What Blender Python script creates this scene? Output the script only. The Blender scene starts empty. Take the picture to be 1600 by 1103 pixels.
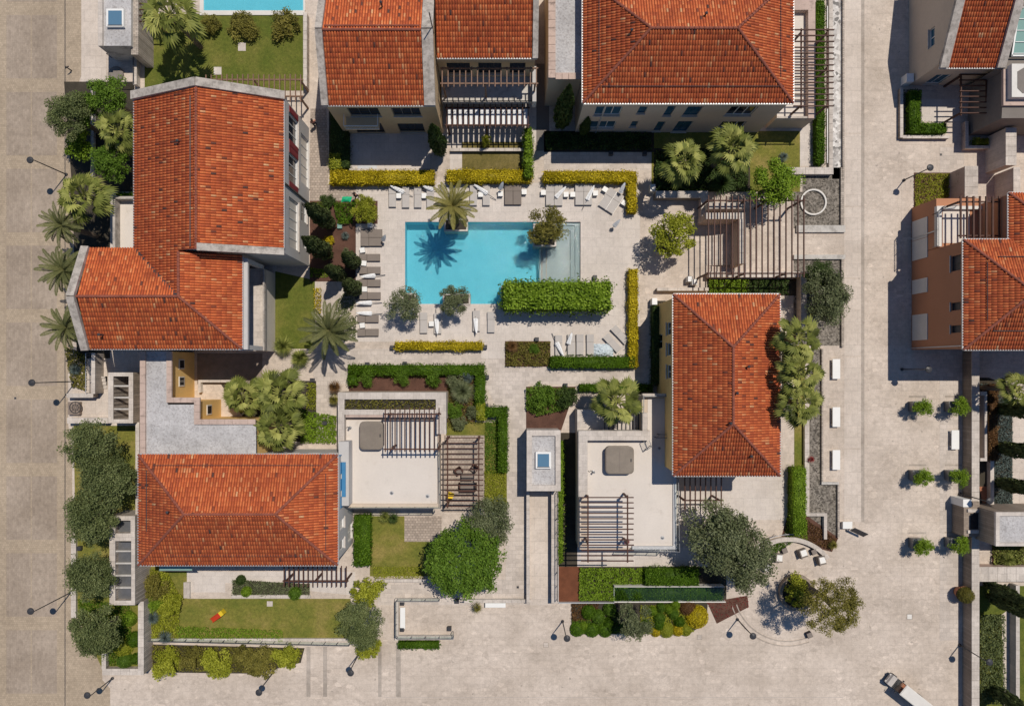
import bpy, math, random
import numpy as np
from mathutils import Vector, Matrix
random.seed(7); RNG = np.random.default_rng(7)
SC = bpy.context.scene
COL = SC.collection

# ------------------------------------------------------------------ camera, sky, sun, exposure
F, H, NX, NY = 1067.0, 71.0, 790.0, 575.0      # focal length in photo pixels, flying height, nadir point
cam_d = bpy.data.cameras.new('camera'); cam = bpy.data.objects.new('camera', cam_d); COL.objects.link(cam)
cam.location = (0, 0, H); cam.rotation_euler = (0, 0, 0)
cam_d.sensor_width = 36.0; cam_d.lens = 36.0 * F / 1600.0
cam_d.shift_x = (800 - NX) / 1600.0; cam_d.shift_y = (NY - 551.5) / 1600.0
cam_d.clip_end = 500.0; cam_d.clip_start = 1.0
SC.camera = cam

SUNV = Vector((0.276, 0.357, 1.0)).normalized()
SUN_EL = math.asin(SUNV.z); SUN_AZ = math.atan2(SUNV.x, SUNV.y)
world = bpy.data.worlds.new('World'); SC.world = world; world.use_nodes = True
wn = world.node_tree; bg = wn.nodes['Background']
sky = wn.nodes.new('ShaderNodeTexSky'); sky.sky_type = 'NISHITA'; sky.sun_disc = False
sky.sun_elevation = SUN_EL; sky.sun_rotation = SUN_AZ; sky.air_density = 1.0; sky.dust_density = 0.0; sky.ozone_density = 7.0
wn.links.new(sky.outputs[0], bg.inputs[0]); bg.inputs[1].default_value = 0.08
sun_d = bpy.data.lights.new('sun', 'SUN'); sun = bpy.data.objects.new('sun', sun_d); COL.objects.link(sun)
sun_d.energy = 4.2; sun_d.angle = math.radians(0.5); sun_d.color = (1.0, 0.925, 0.82)
sun.rotation_euler = (-SUNV).to_track_quat('-Z', 'Y').to_euler(); sun.location = SUNV * 120
SC.view_settings.view_transform = 'Standard'; SC.view_settings.look = 'None'
SC.view_settings.exposure = -0.2; SC.view_settings.gamma = 1.0; SC.view_settings.use_curve_mapping = False
SC.cycles.max_bounces = 6; SC.cycles.transparent_max_bounces = 8

# ------------------------------------------------------------------ helpers
def P(x, y, z=0.0):
    k = (H - z) / F
    return Vector(((x - NX) * k, (NY - y) * k, z))
def S(px, z=0.0):
    return px * (H - z) / F

class MB:
    def __init__(s): s.v = []; s.f = []
    def add(s, vs, fs):
        o = len(s.v); s.v.extend([tuple(v) for v in vs]); s.f.extend([tuple(i + o for i in f) for f in fs]); return s
    def box(s, x0, y0, z0, x1, y1, z1):
        if x0 > x1: x0, x1 = x1, x0
        if y0 > y1: y0, y1 = y1, y0
        return s.add([(x0,y0,z0),(x1,y0,z0),(x1,y1,z0),(x0,y1,z0),(x0,y0,z1),(x1,y0,z1),(x1,y1,z1),(x0,y1,z1)],
                     [(3,2,1,0),(4,5,6,7),(0,1,5,4),(1,2,6,5),(2,3,7,6),(3,0,4,7)])
    def pbox(s, x0, y0, x1, y1, z0, z1, zr=None):      # rectangle read off the photo at height zr
        zr = z1 if zr is None else zr
        a = P(x0, y0, zr); b = P(x1, y1, zr)
        return s.box(a.x, b.y, z0, b.x, a.y, z1)
    def cbox(s, x0, y0, z0, x1, y1, z1, c=0.02):        # box with chamfered top edges
        if x0 > x1: x0, x1 = x1, x0
        if y0 > y1: y0, y1 = y1, y0
        vs = [(x0,y0,z0),(x1,y0,z0),(x1,y1,z0),(x0,y1,z0),(x0,y0,z1-c),(x1,y0,z1-c),(x1,y1,z1-c),(x0,y1,z1-c),
              (x0+c,y0+c,z1),(x1-c,y0+c,z1),(x1-c,y1-c,z1),(x0+c,y1-c,z1)]
        fs = [(3,2,1,0),(8,9,10,11)]
        for i in range(4):
            j = (i+1) % 4; fs += [(i,j,4+j,4+i),(4+i,4+j,8+j,8+i)]
        return s.add(vs, fs)
    def obox(s, c, sx, sy, sz, rz=0.0, rx=0.0, ry=0.0):   # oriented, c is the centre
        m = Matrix.Rotation(rz,3,'Z') @ Matrix.Rotation(ry,3,'Y') @ Matrix.Rotation(rx,3,'X')
        vs = []
        for dz in (-.5,.5):
            for dx,dy in ((-.5,-.5),(.5,-.5),(.5,.5),(-.5,.5)):
                vs.append(Vector(c) + m @ Vector((dx*sx,dy*sy,dz*sz)))
        return s.add(vs, [(3,2,1,0),(4,5,6,7),(0,1,5,4),(1,2,6,5),(2,3,7,6),(3,0,4,7)])
    def prism(s, poly, z0, z1):                         # poly: xy list, any winding
        a = sum(poly[i][0]*poly[(i+1)%len(poly)][1]-poly[(i+1)%len(poly)][0]*poly[i][1] for i in range(len(poly)))
        if a < 0: poly = poly[::-1]
        n = len(poly)
        vs = [(p[0],p[1],z0) for p in poly] + [(p[0],p[1],z1) for p in poly]
        return s.add(vs, [tuple(range(n-1,-1,-1)), tuple(range(n,2*n))] + [(i,(i+1)%n,n+(i+1)%n,n+i) for i in range(n)])
    def pprism(s, pts, z0, z1, zr=None):
        zr = z1 if zr is None else zr
        return s.prism([tuple(P(x,y,zr).xy) for x,y in pts], z0, z1)
    def sheet(s, pts, z):
        ps = [P(x,y,z) for x,y in pts]
        a = sum(ps[i].x*ps[(i+1)%len(ps)].y-ps[(i+1)%len(ps)].x*ps[i].y for i in range(len(ps)))
        if a < 0: ps = ps[::-1]
        return s.add(ps, [tuple(range(len(ps)))])
    def bar(s, a, b, w, h):                              # beam with rectangular section
        a = Vector(a); b = Vector(b); d = (b-a).normalized()
        side = d.cross(Vector((0,0,1)))
        side = Vector((1,0,0)) if side.length < 1e-4 else side.normalized()
        up = side.cross(d)
        vs = []
        for p in (a,b):
            for i,j in ((-.5,-.5),(.5,-.5),(.5,.5),(-.5,.5)): vs.append(p + side*w*i + up*h*j)
        return s.add(vs, [(3,2,1,0),(4,5,6,7),(0,1,5,4),(1,2,6,5),(2,3,7,6),(3,0,4,7)])
    def tube(s, pts, rs, n=6, cap=True):
        pts = [Vector(p) for p in pts]
        if not hasattr(rs,'__len__'): rs = [rs]*len(pts)
        o = len(s.v)
        for i,p in enumerate(pts):
            d = (pts[min(i+1,len(pts)-1)]-pts[max(i-1,0)]).normalized()
            a = d.cross(Vector((0,0,1))) if abs(d.z) < .95 else d.cross(Vector((1,0,0)))
            a.normalize(); b = d.cross(a)
            for k in range(n):
                t = 2*math.pi*k/n; s.v.append(tuple(p + (a*math.cos(t)+b*math.sin(t))*rs[i]))
        for i in range(len(pts)-1):
            for k in range(n):
                s.f.append((o+i*n+k, o+(i+1)*n+k, o+(i+1)*n+(k+1)%n, o+i*n+(k+1)%n))
        if cap:
            s.f.append(tuple(o+k for k in range(n))); s.f.append(tuple(o+(len(pts)-1)*n+k for k in range(n-1,-1,-1)))
        return s
    def lathe(s, c, prof, n=16):
        o = len(s.v)
        for r,z in prof:
            for k in range(n):
                t = 2*math.pi*k/n; s.v.append((c[0]+r*math.cos(t), c[1]+r*math.sin(t), c[2]+z))
        for i in range(len(prof)-1):
            for k in range(n):
                s.f.append((o+i*n+k, o+i*n+(k+1)%n, o+(i+1)*n+(k+1)%n, o+(i+1)*n+k))
        s.f.append(tuple(o+k for k in range(n-1,-1,-1))); s.f.append(tuple(o+(len(prof)-1)*n+k for k in range(n)))
        return s
    def arc(s, c, r0, r1, a0, a1, z0, z1, n=24):         # curved wall
        o = len(s.v)
        for i in range(n+1):
            t = a0+(a1-a0)*i/n
            for r,z in ((r0,z0),(r1,z0),(r1,z1),(r0,z1)):
                s.v.append((c[0]+r*math.cos(t), c[1]+r*math.sin(t), z))
        for i in range(n):
            for k in range(4):
                s.f.append((o+i*4+k, o+i*4+(k+1)%4, o+i*4+4+(k+1)%4, o+i*4+4+k))
        s.f.append((o,o+3,o+2,o+1)); e=o+n*4; s.f.append((e,e+1,e+2,e+3))
        return s
    def build(s, name, mat, parent=None, smooth=False):
        me = bpy.data.meshes.new(name)
        vs = s.v
        if parent is not None:
            l = parent.location if parent.parent is None else parent.location + parent.parent.location
            vs = [(v[0]-l.x, v[1]-l.y, v[2]-l.z) for v in vs]
        me.from_pydata(vs, [], s.f); me.update()
        if smooth:
            for p in me.polygons: p.use_smooth = True
        return link(name, me, mat, parent)

def link(name, me, mat, parent=None):
    o = bpy.data.objects.new(name, me); COL.objects.link(o)
    if mat is not None and len(me.materials) == 0: me.materials.append(M[mat] if isinstance(mat,str) else mat)
    if parent is not None: o.parent = parent
    return o
def tag(o, label, cat, group=None, kind=None):
    o['label'] = label; o['category'] = cat
    if group: o['group'] = group
    if kind: o['kind'] = kind
    return o
def struct(o): o['kind'] = 'structure'; return o
def thing(name, label, cat, loc=(0,0,0), group=None):
    o = bpy.data.objects.new(name, None); o.empty_display_size = .3; COL.objects.link(o)
    o.location = Vector(loc); return tag(o, label, cat, group)
def one(name, mb, mat, label, cat, group=None, smooth=False):     # a thing that is a single mesh
    return tag(mb.build(name, mat, None, smooth), label, cat, group)
def copy_tree(o, parent=None):
    c = o.copy(); COL.objects.link(c); c.parent = parent
    for ch in list(o.children): copy_tree(ch, c)
    return c

def npmesh(name, V, Q, tint=None):
    V = np.asarray(V, np.float32).reshape(-1,3); Q = np.asarray(Q, np.int32); k = Q.shape[1]; m = len(Q)
    me = bpy.data.meshes.new(name)
    me.vertices.add(len(V)); me.vertices.foreach_set('co', V.ravel())
    me.loops.add(m*k); me.loops.foreach_set('vertex_index', Q.ravel())
    me.polygons.add(m); me.polygons.foreach_set('loop_start', np.arange(0,m*k,k,dtype=np.int32))
    me.polygons.foreach_set('loop_total', np.full(m,k,np.int32))
    if tint is not None:
        a = me.attributes.new('tint','FLOAT','FACE'); a.data.foreach_set('value', np.asarray(tint,np.float32))
    me.update(calc_edges=True); return me

# ------------------------------------------------------------------ materials (all procedural)
M = {}
def new_mat(name):
    m = bpy.data.materials.new(name); m.use_nodes = True; M[name] = m
    nt = m.node_tree; b = nt.nodes['Principled BSDF']; b.inputs['Roughness'].default_value = .8
    b.inputs['Specular IOR Level'].default_value = .3
    return m, nt, b
def nd(nt, t, **kw):
    n = nt.nodes.new(t)
    for k,v in kw.items(): setattr(n,k,v)
    return n
def pos(nt, scale=1.0):
    g = nd(nt,'ShaderNodeNewGeometry'); mp = nd(nt,'ShaderNodeMapping')
    mp.inputs['Scale'].default_value = (scale,)*3 if not hasattr(scale,'__len__') else scale
    nt.links.new(g.outputs['Position'], mp.inputs['Vector']); return mp.outputs['Vector']
def noise(nt, vec, scale, detail=4, rough=.55):
    n = nd(nt,'ShaderNodeTexNoise'); n.inputs['Scale'].default_value = scale
    n.inputs['Detail'].default_value = detail; n.inputs['Roughness'].default_value = rough
    nt.links.new(vec, n.inputs['Vector']); return n.outputs['Fac']
def ramp(nt, fac, stops):
    r = nd(nt,'ShaderNodeValToRGB'); e = r.color_ramp.elements
    while len(e) < len(stops): e.new(.5)
    for i,(p,c) in enumerate(stops): e[i].position = p; e[i].color = (*c,1) if len(c)==3 else c
    nt.links.new(fac, r.inputs['Fac']); return r.outputs['Color']
def mix(nt, fac, a, b, mode='MIX'):
    n = nd(nt,'ShaderNodeMix', data_type='RGBA', blend_type=mode)
    for sock,v in ((n.inputs[0],fac),(n.inputs[6],a),(n.inputs[7],b)):
        if isinstance(v,(int,float)): sock.default_value = v
        elif isinstance(v,tuple): sock.default_value = (*v,1)
        else: nt.links.new(v, sock)
    return n.outputs[2]
def bump(nt, b, h, strength=.3, dist=.02):
    n = nd(nt,'ShaderNodeBump'); n.inputs['Strength'].default_value = strength; n.inputs['Distance'].default_value = dist
    nt.links.new(h, n.inputs['Height']); nt.links.new(n.outputs[0], b.inputs['Normal'])
def mul(c, f): return tuple(x*f for x in c)

def m_noise(name, c, var=.18, scale=.6, fine=8., rough=.85, bumpy=0., spots=0., spotcol=None, metal=0.):
    m, nt, b = new_mat(name); v = pos(nt)
    n1 = noise(nt, v, scale); n2 = noise(nt, v, fine, 3)
    col = ramp(nt, n1, [(.3, mul(c,1-var)), (.7, mul(c,1+var))])
    col = mix(nt, 1.0, col, ramp(nt, n2, [(.25,(1-var*.8,)*3),(.75,(1+var*.6,)*3)]), 'MULTIPLY')
    if spots:
        n3 = noise(nt, v, scale*2.3, 6, .7)
        col = mix(nt, ramp(nt, n3, [(.60-spots*.1,(0,0,0)),(.74,(1,1,1))]), col, spotcol or mul(c,.45))
    nt.links.new(col, b.inputs['Base Color']); b.inputs['Roughness'].default_value = rough; b.inputs['Metallic'].default_value = metal
    if bumpy: bump(nt, b, n2, bumpy)
    return m
def m_slab(name, c, size=(1.2,.6), joint=.82, var=.12, stain=.5, jw=.012, fleck=.0, rot=0., rubble=False):
    m, nt, b = new_mat(name); v = pos(nt)
    br = nd(nt,'ShaderNodeTexBrick'); br.inputs['Scale'].default_value = 1.0
    br.inputs['Brick Width'].default_value = size[0]; br.inputs['Row Height'].default_value = size[1]
    br.inputs['Mortar Size'].default_value = jw; br.inputs['Mortar Smooth'].default_value = .3
    br.inputs['Color1'].default_value = (*mul(c,1-var),1); br.inputs['Color2'].default_value = (*mul(c,1+var*.7),1)
    br.inputs['Mortar'].default_value = (*mul(c,joint),1); br.inputs['Bias'].default_value = 0.1
    mp = nd(nt,'ShaderNodeMapping'); mp.inputs['Rotation'].default_value = (0,0,rot); nt.links.new(v, mp.inputs['Vector'])
    nt.links.new(mp.outputs[0], br.inputs['Vector'])
    col = br.outputs['Color']
    n1 = noise(nt, v, .22, 5, .6); n2 = noise(nt, v, 2.2, 5, .65); n3 = noise(nt, v, 9, 4, .75)
    k = stain*.28
    col = mix(nt, 1., col, ramp(nt, n1, [(.3,(1-k,1-k*1.1,1-k*1.25)),(.7,(1+k*.7,)*3)]), 'MULTIPLY')
    col = mix(nt, 1., col, ramp(nt, n2, [(.3,(1-k*.8,)*3),(.5,(1,1,1)),(.72,(1+k*.6,)*3)]), 'MULTIPLY')
    col = mix(nt, 1., col, ramp(nt, n3, [(.3,(.87,.865,.86)),(.5,(1,1,1)),(.7,(1.08,1.08,1.08))]), 'MULTIPLY')
    if rubble:
        wz = nd(nt,'ShaderNodeMapping'); wz.inputs['Scale'].default_value = (1.9,3.0,1.); nt.links.new(v, wz.inputs['Vector'])
        v2 = nd(nt,'ShaderNodeTexVoronoi'); v2.inputs['Scale'].default_value = 1.; nt.links.new(wz.outputs[0], v2.inputs['Vector'])
        sp = nd(nt,'ShaderNodeSeparateColor'); nt.links.new(v2.outputs['Color'], sp.inputs[0])
        cell = ramp(nt, sp.outputs[0], [(0,(.82,.815,.81)),(.12,(.95,.95,.95)),(.6,(1,1,1)),(.92,(1.04,1.04,1.04)),(1,(1.22,1.22,1.22))])
        v3 = nd(nt,'ShaderNodeTexVoronoi', feature='DISTANCE_TO_EDGE'); v3.inputs['Scale'].default_value = 1.; nt.links.new(wz.outputs[0], v3.inputs['Vector'])
        cell = mix(nt, 1., cell, ramp(nt, v3.outputs['Distance'], [(.0,(.86,.85,.84)),(.08,(1,1,1))]), 'MULTIPLY')
        col = mix(nt, ramp(nt, noise(nt, v, .35, 3), [(.38,(.22,.22,.22)),(.60,(.9,.9,.9))]), col, mix(nt, 1., col, cell, 'MULTIPLY'))
    if fleck:
        vo = nd(nt,'ShaderNodeTexVoronoi'); vo.inputs['Scale'].default_value = .75; nt.links.new(v, vo.inputs['Vector'])
        n4 = noise(nt, v, 5., 3)
        ad = nd(nt,'ShaderNodeMath', operation='MULTIPLY_ADD'); ad.inputs[1].default_value = .35; nt.links.new(n4, ad.inputs[0]); nt.links.new(vo.outputs['Distance'], ad.inputs[2])
        col = mix(nt, ramp(nt, ad.outputs[0], [(.225,(fleck,)*3),(.255,(0,0,0))]), col, mul(c,.42))
    nt.links.new(col, b.inputs['Base Color']); b.inputs['Roughness'].default_value = .75
    return m
def m_leaf(name, dark, mid, light, rough=.55):
    m, nt, b = new_mat(name); a = nd(nt,'ShaderNodeAttribute', attribute_name='tint')
    col = ramp(nt, a.outputs['Fac'], [(0,dark),(.5,mid),(1,light)])
    nt.links.new(col, b.inputs['Base Color']); b.inputs['Roughness'].default_value = rough; b.inputs['Specular IOR Level'].default_value = .12
    tr = nd(nt,'ShaderNodeBsdfTranslucent'); nt.links.new(col, tr.inputs['Color'])
    ms = nd(nt,'ShaderNodeMixShader'); ms.inputs[0].default_value = .22
    nt.links.new(b.outputs[0], ms.inputs[1]); nt.links.new(tr.outputs[0], ms.inputs[2])
    nt.links.new(ms.outputs[0], nt.nodes['Material Output'].inputs['Surface']); return m
def m_pebble(name, stops, scale=9., rough=.9):
    m, nt, b = new_mat(name); v = pos(nt)
    vo = nd(nt,'ShaderNodeTexVoronoi'); vo.inputs['Scale'].default_value = scale; nt.links.new(v, vo.inputs['Vector'])
    sep = nd(nt,'ShaderNodeSeparateColor'); nt.links.new(vo.outputs['Color'], sep.inputs[0])
    col = ramp(nt, sep.outputs[0], stops)
    n1 = noise(nt, v, .5, 5)
    col = mix(nt, 1., col, ramp(nt, n1, [(.3,(.82,.82,.82)),(.7,(1.1,1.1,1.1))]), 'MULTIPLY')
    nt.links.new(col, b.inputs['Base Color']); b.inputs['Roughness'].default_value = rough
    bump(nt, b, vo.outputs['Distance'], .6, .03); return m

m_slab('paving', (.555,.475,.405), (1.6,.8), .86, .035, .62, .018, .6, 0., True)
m_slab('paving_plain', (.58,.505,.44), (1.2,1.2), .80, .05, .5, .02, .3)
m_slab('paving_band', (.38,.33,.285), (.6,.6), .9, .06, .8)
m_slab('deck', (.585,.525,.475), (.9,.9), .84, .04, .4, .018, .15)
m_slab('stone_path', (.53,.465,.41), (.7,.45), .82, .12, .5, .02, .2)
m_slab('cobble_path', (.40,.33,.275), (.34,.26), .62, .22, .5, .03)
m_slab('road', (.40,.32,.235), (.22,.22), .80, .12, .5, .014)
m_slab('road_panel', (.345,.28,.222), (.42,.21), .85, .10, .7, .012, .0, math.pi/2)
m_slab('stone_wall', (.42,.365,.315), (.42,.2), .55, .28, .8, .022)
m_slab('capstone', (.54,.485,.435), (.6,.6), .7, .10, .6, .014)
m_slab('brown_wall', (.30,.245,.20), (.5,.22), .72, .2, .7, .018)
m_noise('concrete', (.52,.49,.45), .12, .5, 6, .85, 0, .8, (.22,.2,.18))
m_noise('coping', (.45,.405,.36), .16, .9, 6, .85, 0, 1.6, (.17,.15,.13))
m_noise('plaster_grey', (.50,.48,.46), .06, .4, 5)
m_noise('plaster_beige', (.64,.46,.27), .07, .4, 5)
m_noise('plaster_sand', (.56,.46,.36), .07, .4, 5)
m_noise('plaster_pink', (.50,.38,.32), .10, .5, 5, .85, 0, .6)
m_noise('plaster_yellow', (.78,.52,.20), .06, .5, 5)
m_noise('plaster_orange', (.45,.21,.115), .05, .4, 5)
m_noise('plaster_dark', (.20,.175,.155), .10, .4, 5)
m_noise('cream_floor', (.63,.57,.51), .05, .3, 7, .7, 0, .35, (.52,.46,.40))
m_noise('white', (.78,.77,.74), .03, .8, 6, .5)
m_noise('offwhite', (.66,.63,.58), .05, .8, 6, .6)
m_noise('fabric_white', (.80,.80,.80), .05, 3, 12, .9)
m_noise('fabric_grey', (.47,.435,.405), .04, 2, 20, .9)
m_noise('fabric_taupe', (.215,.18,.155), .05, 2, 20, .9)
m_noise('fabric_blue', (.55,.62,.66), .12, 3, 12, .8)
m_noise('wood', (.082,.036,.025), .2, 2.5, 14, .65)
m_noise('wood_pale', (.21,.125,.085), .2, 2.5, 14, .65)
m_noise('timber_deck', (.24,.19,.155), .15, 1.5, 14, .7)
m_noise('metal_dark', (.045,.045,.05), .15, 2, 9, .45)
m_noise('metal_grey', (.22,.22,.225), .1, 2, 9, .4, metal=.6)
m_noise('metal_light', (.50,.50,.50), .06, 2, 9, .4, metal=.3)
m_noise('spa_cover', (.215,.18,.145), .12, .8, 9, .6)
m_noise('maroon', (.20,.035,.04), .08, 2, 9, .5)
m_noise('blue_paint', (.05,.20,.38), .06, 2, 9, .5)
m_noise('teal_paint', (.02,.09,.15), .06, 2, 9, .5)
m_noise('red_plastic', (.62,.06,.02), .05, 2, 9, .4)
m_noise('yellow_plastic', (.70,.50,.03), .05, 2, 9, .4)
m_noise('green_plastic', (.02,.45,.22), .06, 2, 9, .5)
m_noise('terracotta', (.34,.14,.075), .1, 2, 9, .8)
m_noise('soil', (.105,.052,.036), .25, .8, 9, .95, .5, .6)
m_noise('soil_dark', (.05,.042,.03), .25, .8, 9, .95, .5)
m_noise('rust_bed', (.145,.052,.025), .2, 1.2, 16, .95, .5)
m_noise('rubber', (.02,.02,.02), .1, 2, 9, .7)
m_noise('trunk', (.13,.10,.075), .25, 2, 12, .9, .6)
m_noise('skin', (.45,.25,.17), .04, 3, 9, .6)
m_noise('cloth_dark', (.03,.025,.035), .1, 3, 9, .9)
m_noise('cloth_pink', (.55,.24,.17), .1, 3, 9, .9)
m_noise('hair', (.03,.02,.015), .1, 3, 9, .7)
m_pebble('gravel_white', [(0,(.36,.34,.335)),(.3,(.44,.425,.42)),(1,(.51,.495,.49))], 7.)
m_pebble('gravel_dark', [(0,(.07,.06,.05)),(.4,(.16,.14,.115)),(1,(.29,.255,.215))], 6.5)
m_pebble('pebble_white', [(0,(.18,.17,.16)),(.25,(.45,.42,.39)),(1,(.75,.72,.68))], 3.4)
def m_lawn(name, a, b_, c):
    m, nt, b = new_mat(name); v = pos(nt)
    n1 = noise(nt, v, .35, 5, .6); n2 = noise(nt, v, 3., 4, .7); n3 = noise(nt, v, 22., 3)
    col = ramp(nt, n1, [(.3,a),(.5,b_),(.72,c)])
    col = mix(nt, 1., col, ramp(nt, n2, [(.3,(.72,.75,.7)),(.7,(1.2,1.18,1.2))]), 'MULTIPLY')
    col = mix(nt, 1., col, ramp(nt, n3, [(.3,(.6,.62,.6)),(.7,(1.3,1.28,1.3))]), 'MULTIPLY')
    nt.links.new(col, b.inputs['Base Color']); b.inputs['Roughness'].default_value = .95
    bump(nt, b, n3, .7, .05)
m_lawn('lawn', (.115,.14,.020), (.19,.18,.034), (.29,.225,.07))
m_lawn('lawn_rich', (.085,.115,.014), (.125,.14,.022), (.19,.175,.04))
m_lawn('lawn_dry', (.125,.105,.028), (.17,.135,.042), (.21,.165,.065))
# roof tiles: one colour per tile
m, nt, b = new_mat('tile'); a = nd(nt,'ShaderNodeAttribute', attribute_name='tint'); v = pos(nt)
c1 = ramp(nt, a.outputs['Fac'], [(0,(.09,.05,.04)),(.05,(.20,.062,.035)),(.14,(.40,.085,.032)),(.5,(.58,.135,.042)),(.78,(.68,.19,.062)),(.92,(.68,.27,.11)),(1,(.66,.42,.22))])
c1 = mix(nt, 1., c1, ramp(nt, noise(nt, v, .45, 6, .65), [(.28,(.74,.74,.76)),(.5,(1,1,1)),(.72,(1.10,1.10,1.10))]), 'MULTIPLY')
oi = nd(nt,'ShaderNodeObjectInfo'); c1 = mix(nt, 1., c1, ramp(nt, oi.outputs['Random'], [(0,(.90,.93,.98)),(1,(1.06,1.06,1.04))]), 'MULTIPLY')
c1 = mix(nt, 1., c1, ramp(nt, noise(nt, v, 9, 3), [(.3,(.78,.76,.74)),(.7,(1.12,1.12,1.12))]), 'MULTIPLY')
nt.links.new(c1, b.inputs['Base Color']); b.inputs['Roughness'].default_value = .8
m_noise('tile_under', (.22,.045,.018), .2, 1, 8)
m_noise('tile_ridge', (.24,.075,.048), .22, 1.5, 9)
def m_glass(name, c, rough=.06):
    m, nt, b = new_mat(name); b.inputs['Base Color'].default_value = (*c,1); b.inputs['Roughness'].default_value = rough; b.inputs['Specular IOR Level'].default_value = .6
m_glass('glass_dark', (.012,.016,.022)); m_glass('glass_blue', (.03,.10,.16)); m_glass('glass_green', (.22,.36,.32), .12); m_glass('curtain', (.62,.58,.52), .4)
m_glass('skylight_glass', (.10,.20,.30), .08); m_glass('lamp_glass', (.10,.12,.16), .15)
# clear balustrade glass
m, nt, b = new_mat('clear_glass'); tr = nd(nt,'ShaderNodeBsdfTransparent'); tr.inputs[0].default_value = (.93,.96,.95,1)
gl = nd(nt,'ShaderNodeBsdfGlossy'); gl.inputs['Roughness'].default_value = .05
ms = nd(nt,'ShaderNodeMixShader'); ms.inputs[0].default_value = .05
nt.links.new(tr.outputs[0], ms.inputs[1]); nt.links.new(gl.outputs[0], ms.inputs[2]); nt.links.new(ms.outputs[0], nt.nodes['Material Output'].inputs[0])
# pool water: tinted clear surface with a little scatter and gloss
def m_water(name, tint, scat, sf):
    m, nt, b = new_mat(name); v = pos(nt)
    tr = nd(nt,'ShaderNodeBsdfTransparent'); tr.inputs[0].default_value = (*tint,1)
    df = nd(nt,'ShaderNodeBsdfDiffuse'); df.inputs[0].default_value = (*scat,1)
    m1 = nd(nt,'ShaderNodeMixShader'); m1.inputs[0].default_value = sf
    nt.links.new(tr.outputs[0], m1.inputs[1]); nt.links.new(df.outputs[0], m1.inputs[2])
    gl = nd(nt,'ShaderNodeBsdfGlossy'); gl.inputs['Roughness'].default_value = .03
    bp = nd(nt,'ShaderNodeBump'); bp.inputs['Strength'].default_value = .5; bp.inputs['Distance'].default_value = .035
    nt.links.new(noise(nt, v, 13., 2, .6), bp.inputs['Height']); nt.links.new(bp.outputs[0], gl.inputs['Normal'])
    m2 = nd(nt,'ShaderNodeMixShader'); m2.inputs[0].default_value = .045
    nt.links.new(m1.outputs[0], m2.inputs[1]); nt.links.new(gl.outputs[0], m2.inputs[2])
    nt.links.new(m2.outputs[0], nt.nodes['Material Output'].inputs[0])
m_water('water', (.74,.96,.98), (.10,.50,.58), .17)
m_water('water_shallow', (.92,.98,.98), (.25,.36,.38), .08)
# pool floor: small blue mosaic with soft random tone variation
m, nt, b = new_mat('pool_floor'); v = pos(nt)
br = nd(nt,'ShaderNodeTexBrick'); br.offset = 0; nt.links.new(v, br.inputs['Vector'])
br.inputs['Scale'].default_value = 1; br.inputs['Brick Width'].default_value = .1; br.inputs['Row Height'].default_value = .1; br.inputs['Mortar Size'].default_value = .006
br.inputs['Color1'].default_value = (.225,.58,.69,1); br.inputs['Color2'].default_value = (.26,.63,.74,1); br.inputs['Mortar'].default_value = (.34,.62,.70,1)
nt.links.new(mix(nt,1.,br.outputs['Color'],ramp(nt,noise(nt,v,.8,4),[(.3,(.92,.95,.96)),(.7,(1.06,1.04,1.03))]),'MULTIPLY'), b.inputs['Base Color'])
m_noise('pool_step', (.33,.365,.36), .05, .8, 6)
# foliage
m_leaf('lf_olive', (.06,.075,.03), (.145,.168,.078), (.28,.30,.165))
m_leaf('lf_olive_dark', (.05,.068,.022), (.135,.165,.06), (.26,.29,.12))
m_leaf('lf_green', (.04,.08,.008), (.10,.18,.018), (.19,.30,.04))
m_leaf('lf_bright', (.07,.12,.008), (.17,.27,.018), (.31,.43,.05))
m_leaf('lf_lime', (.12,.14,.010), (.28,.30,.025), (.46,.47,.06))
m_leaf('lf_yellow', (.14,.11,.006), (.50,.39,.012), (.80,.64,.04))
m_leaf('lf_hedge', (.03,.06,.004), (.075,.15,.008), (.15,.25,.02))
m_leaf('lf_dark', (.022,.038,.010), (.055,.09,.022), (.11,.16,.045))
m_leaf('lf_cypress', (.035,.048,.016), (.085,.11,.036), (.17,.20,.075))
m_leaf('lf_palm', (.05,.06,.012), (.165,.19,.04), (.42,.42,.12))
m_leaf('lf_date', (.05,.058,.02), (.125,.135,.05), (.26,.25,.10))
m_leaf('lf_datey', (.09,.085,.020), (.22,.20,.055), (.40,.34,.11))
m_leaf('lf_bluegrey', (.05,.07,.06), (.115,.15,.135), (.21,.26,.24))
m_leaf('lf_bronze', (.07,.065,.015), (.17,.155,.03), (.30,.26,.06))
m_leaf('lf_rust', (.06,.028,.012), (.145,.075,.028), (.26,.15,.06))
m_leaf('lf_red', (.12,.012,.012), (.24,.03,.03), (.36,.09,.07))

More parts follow.
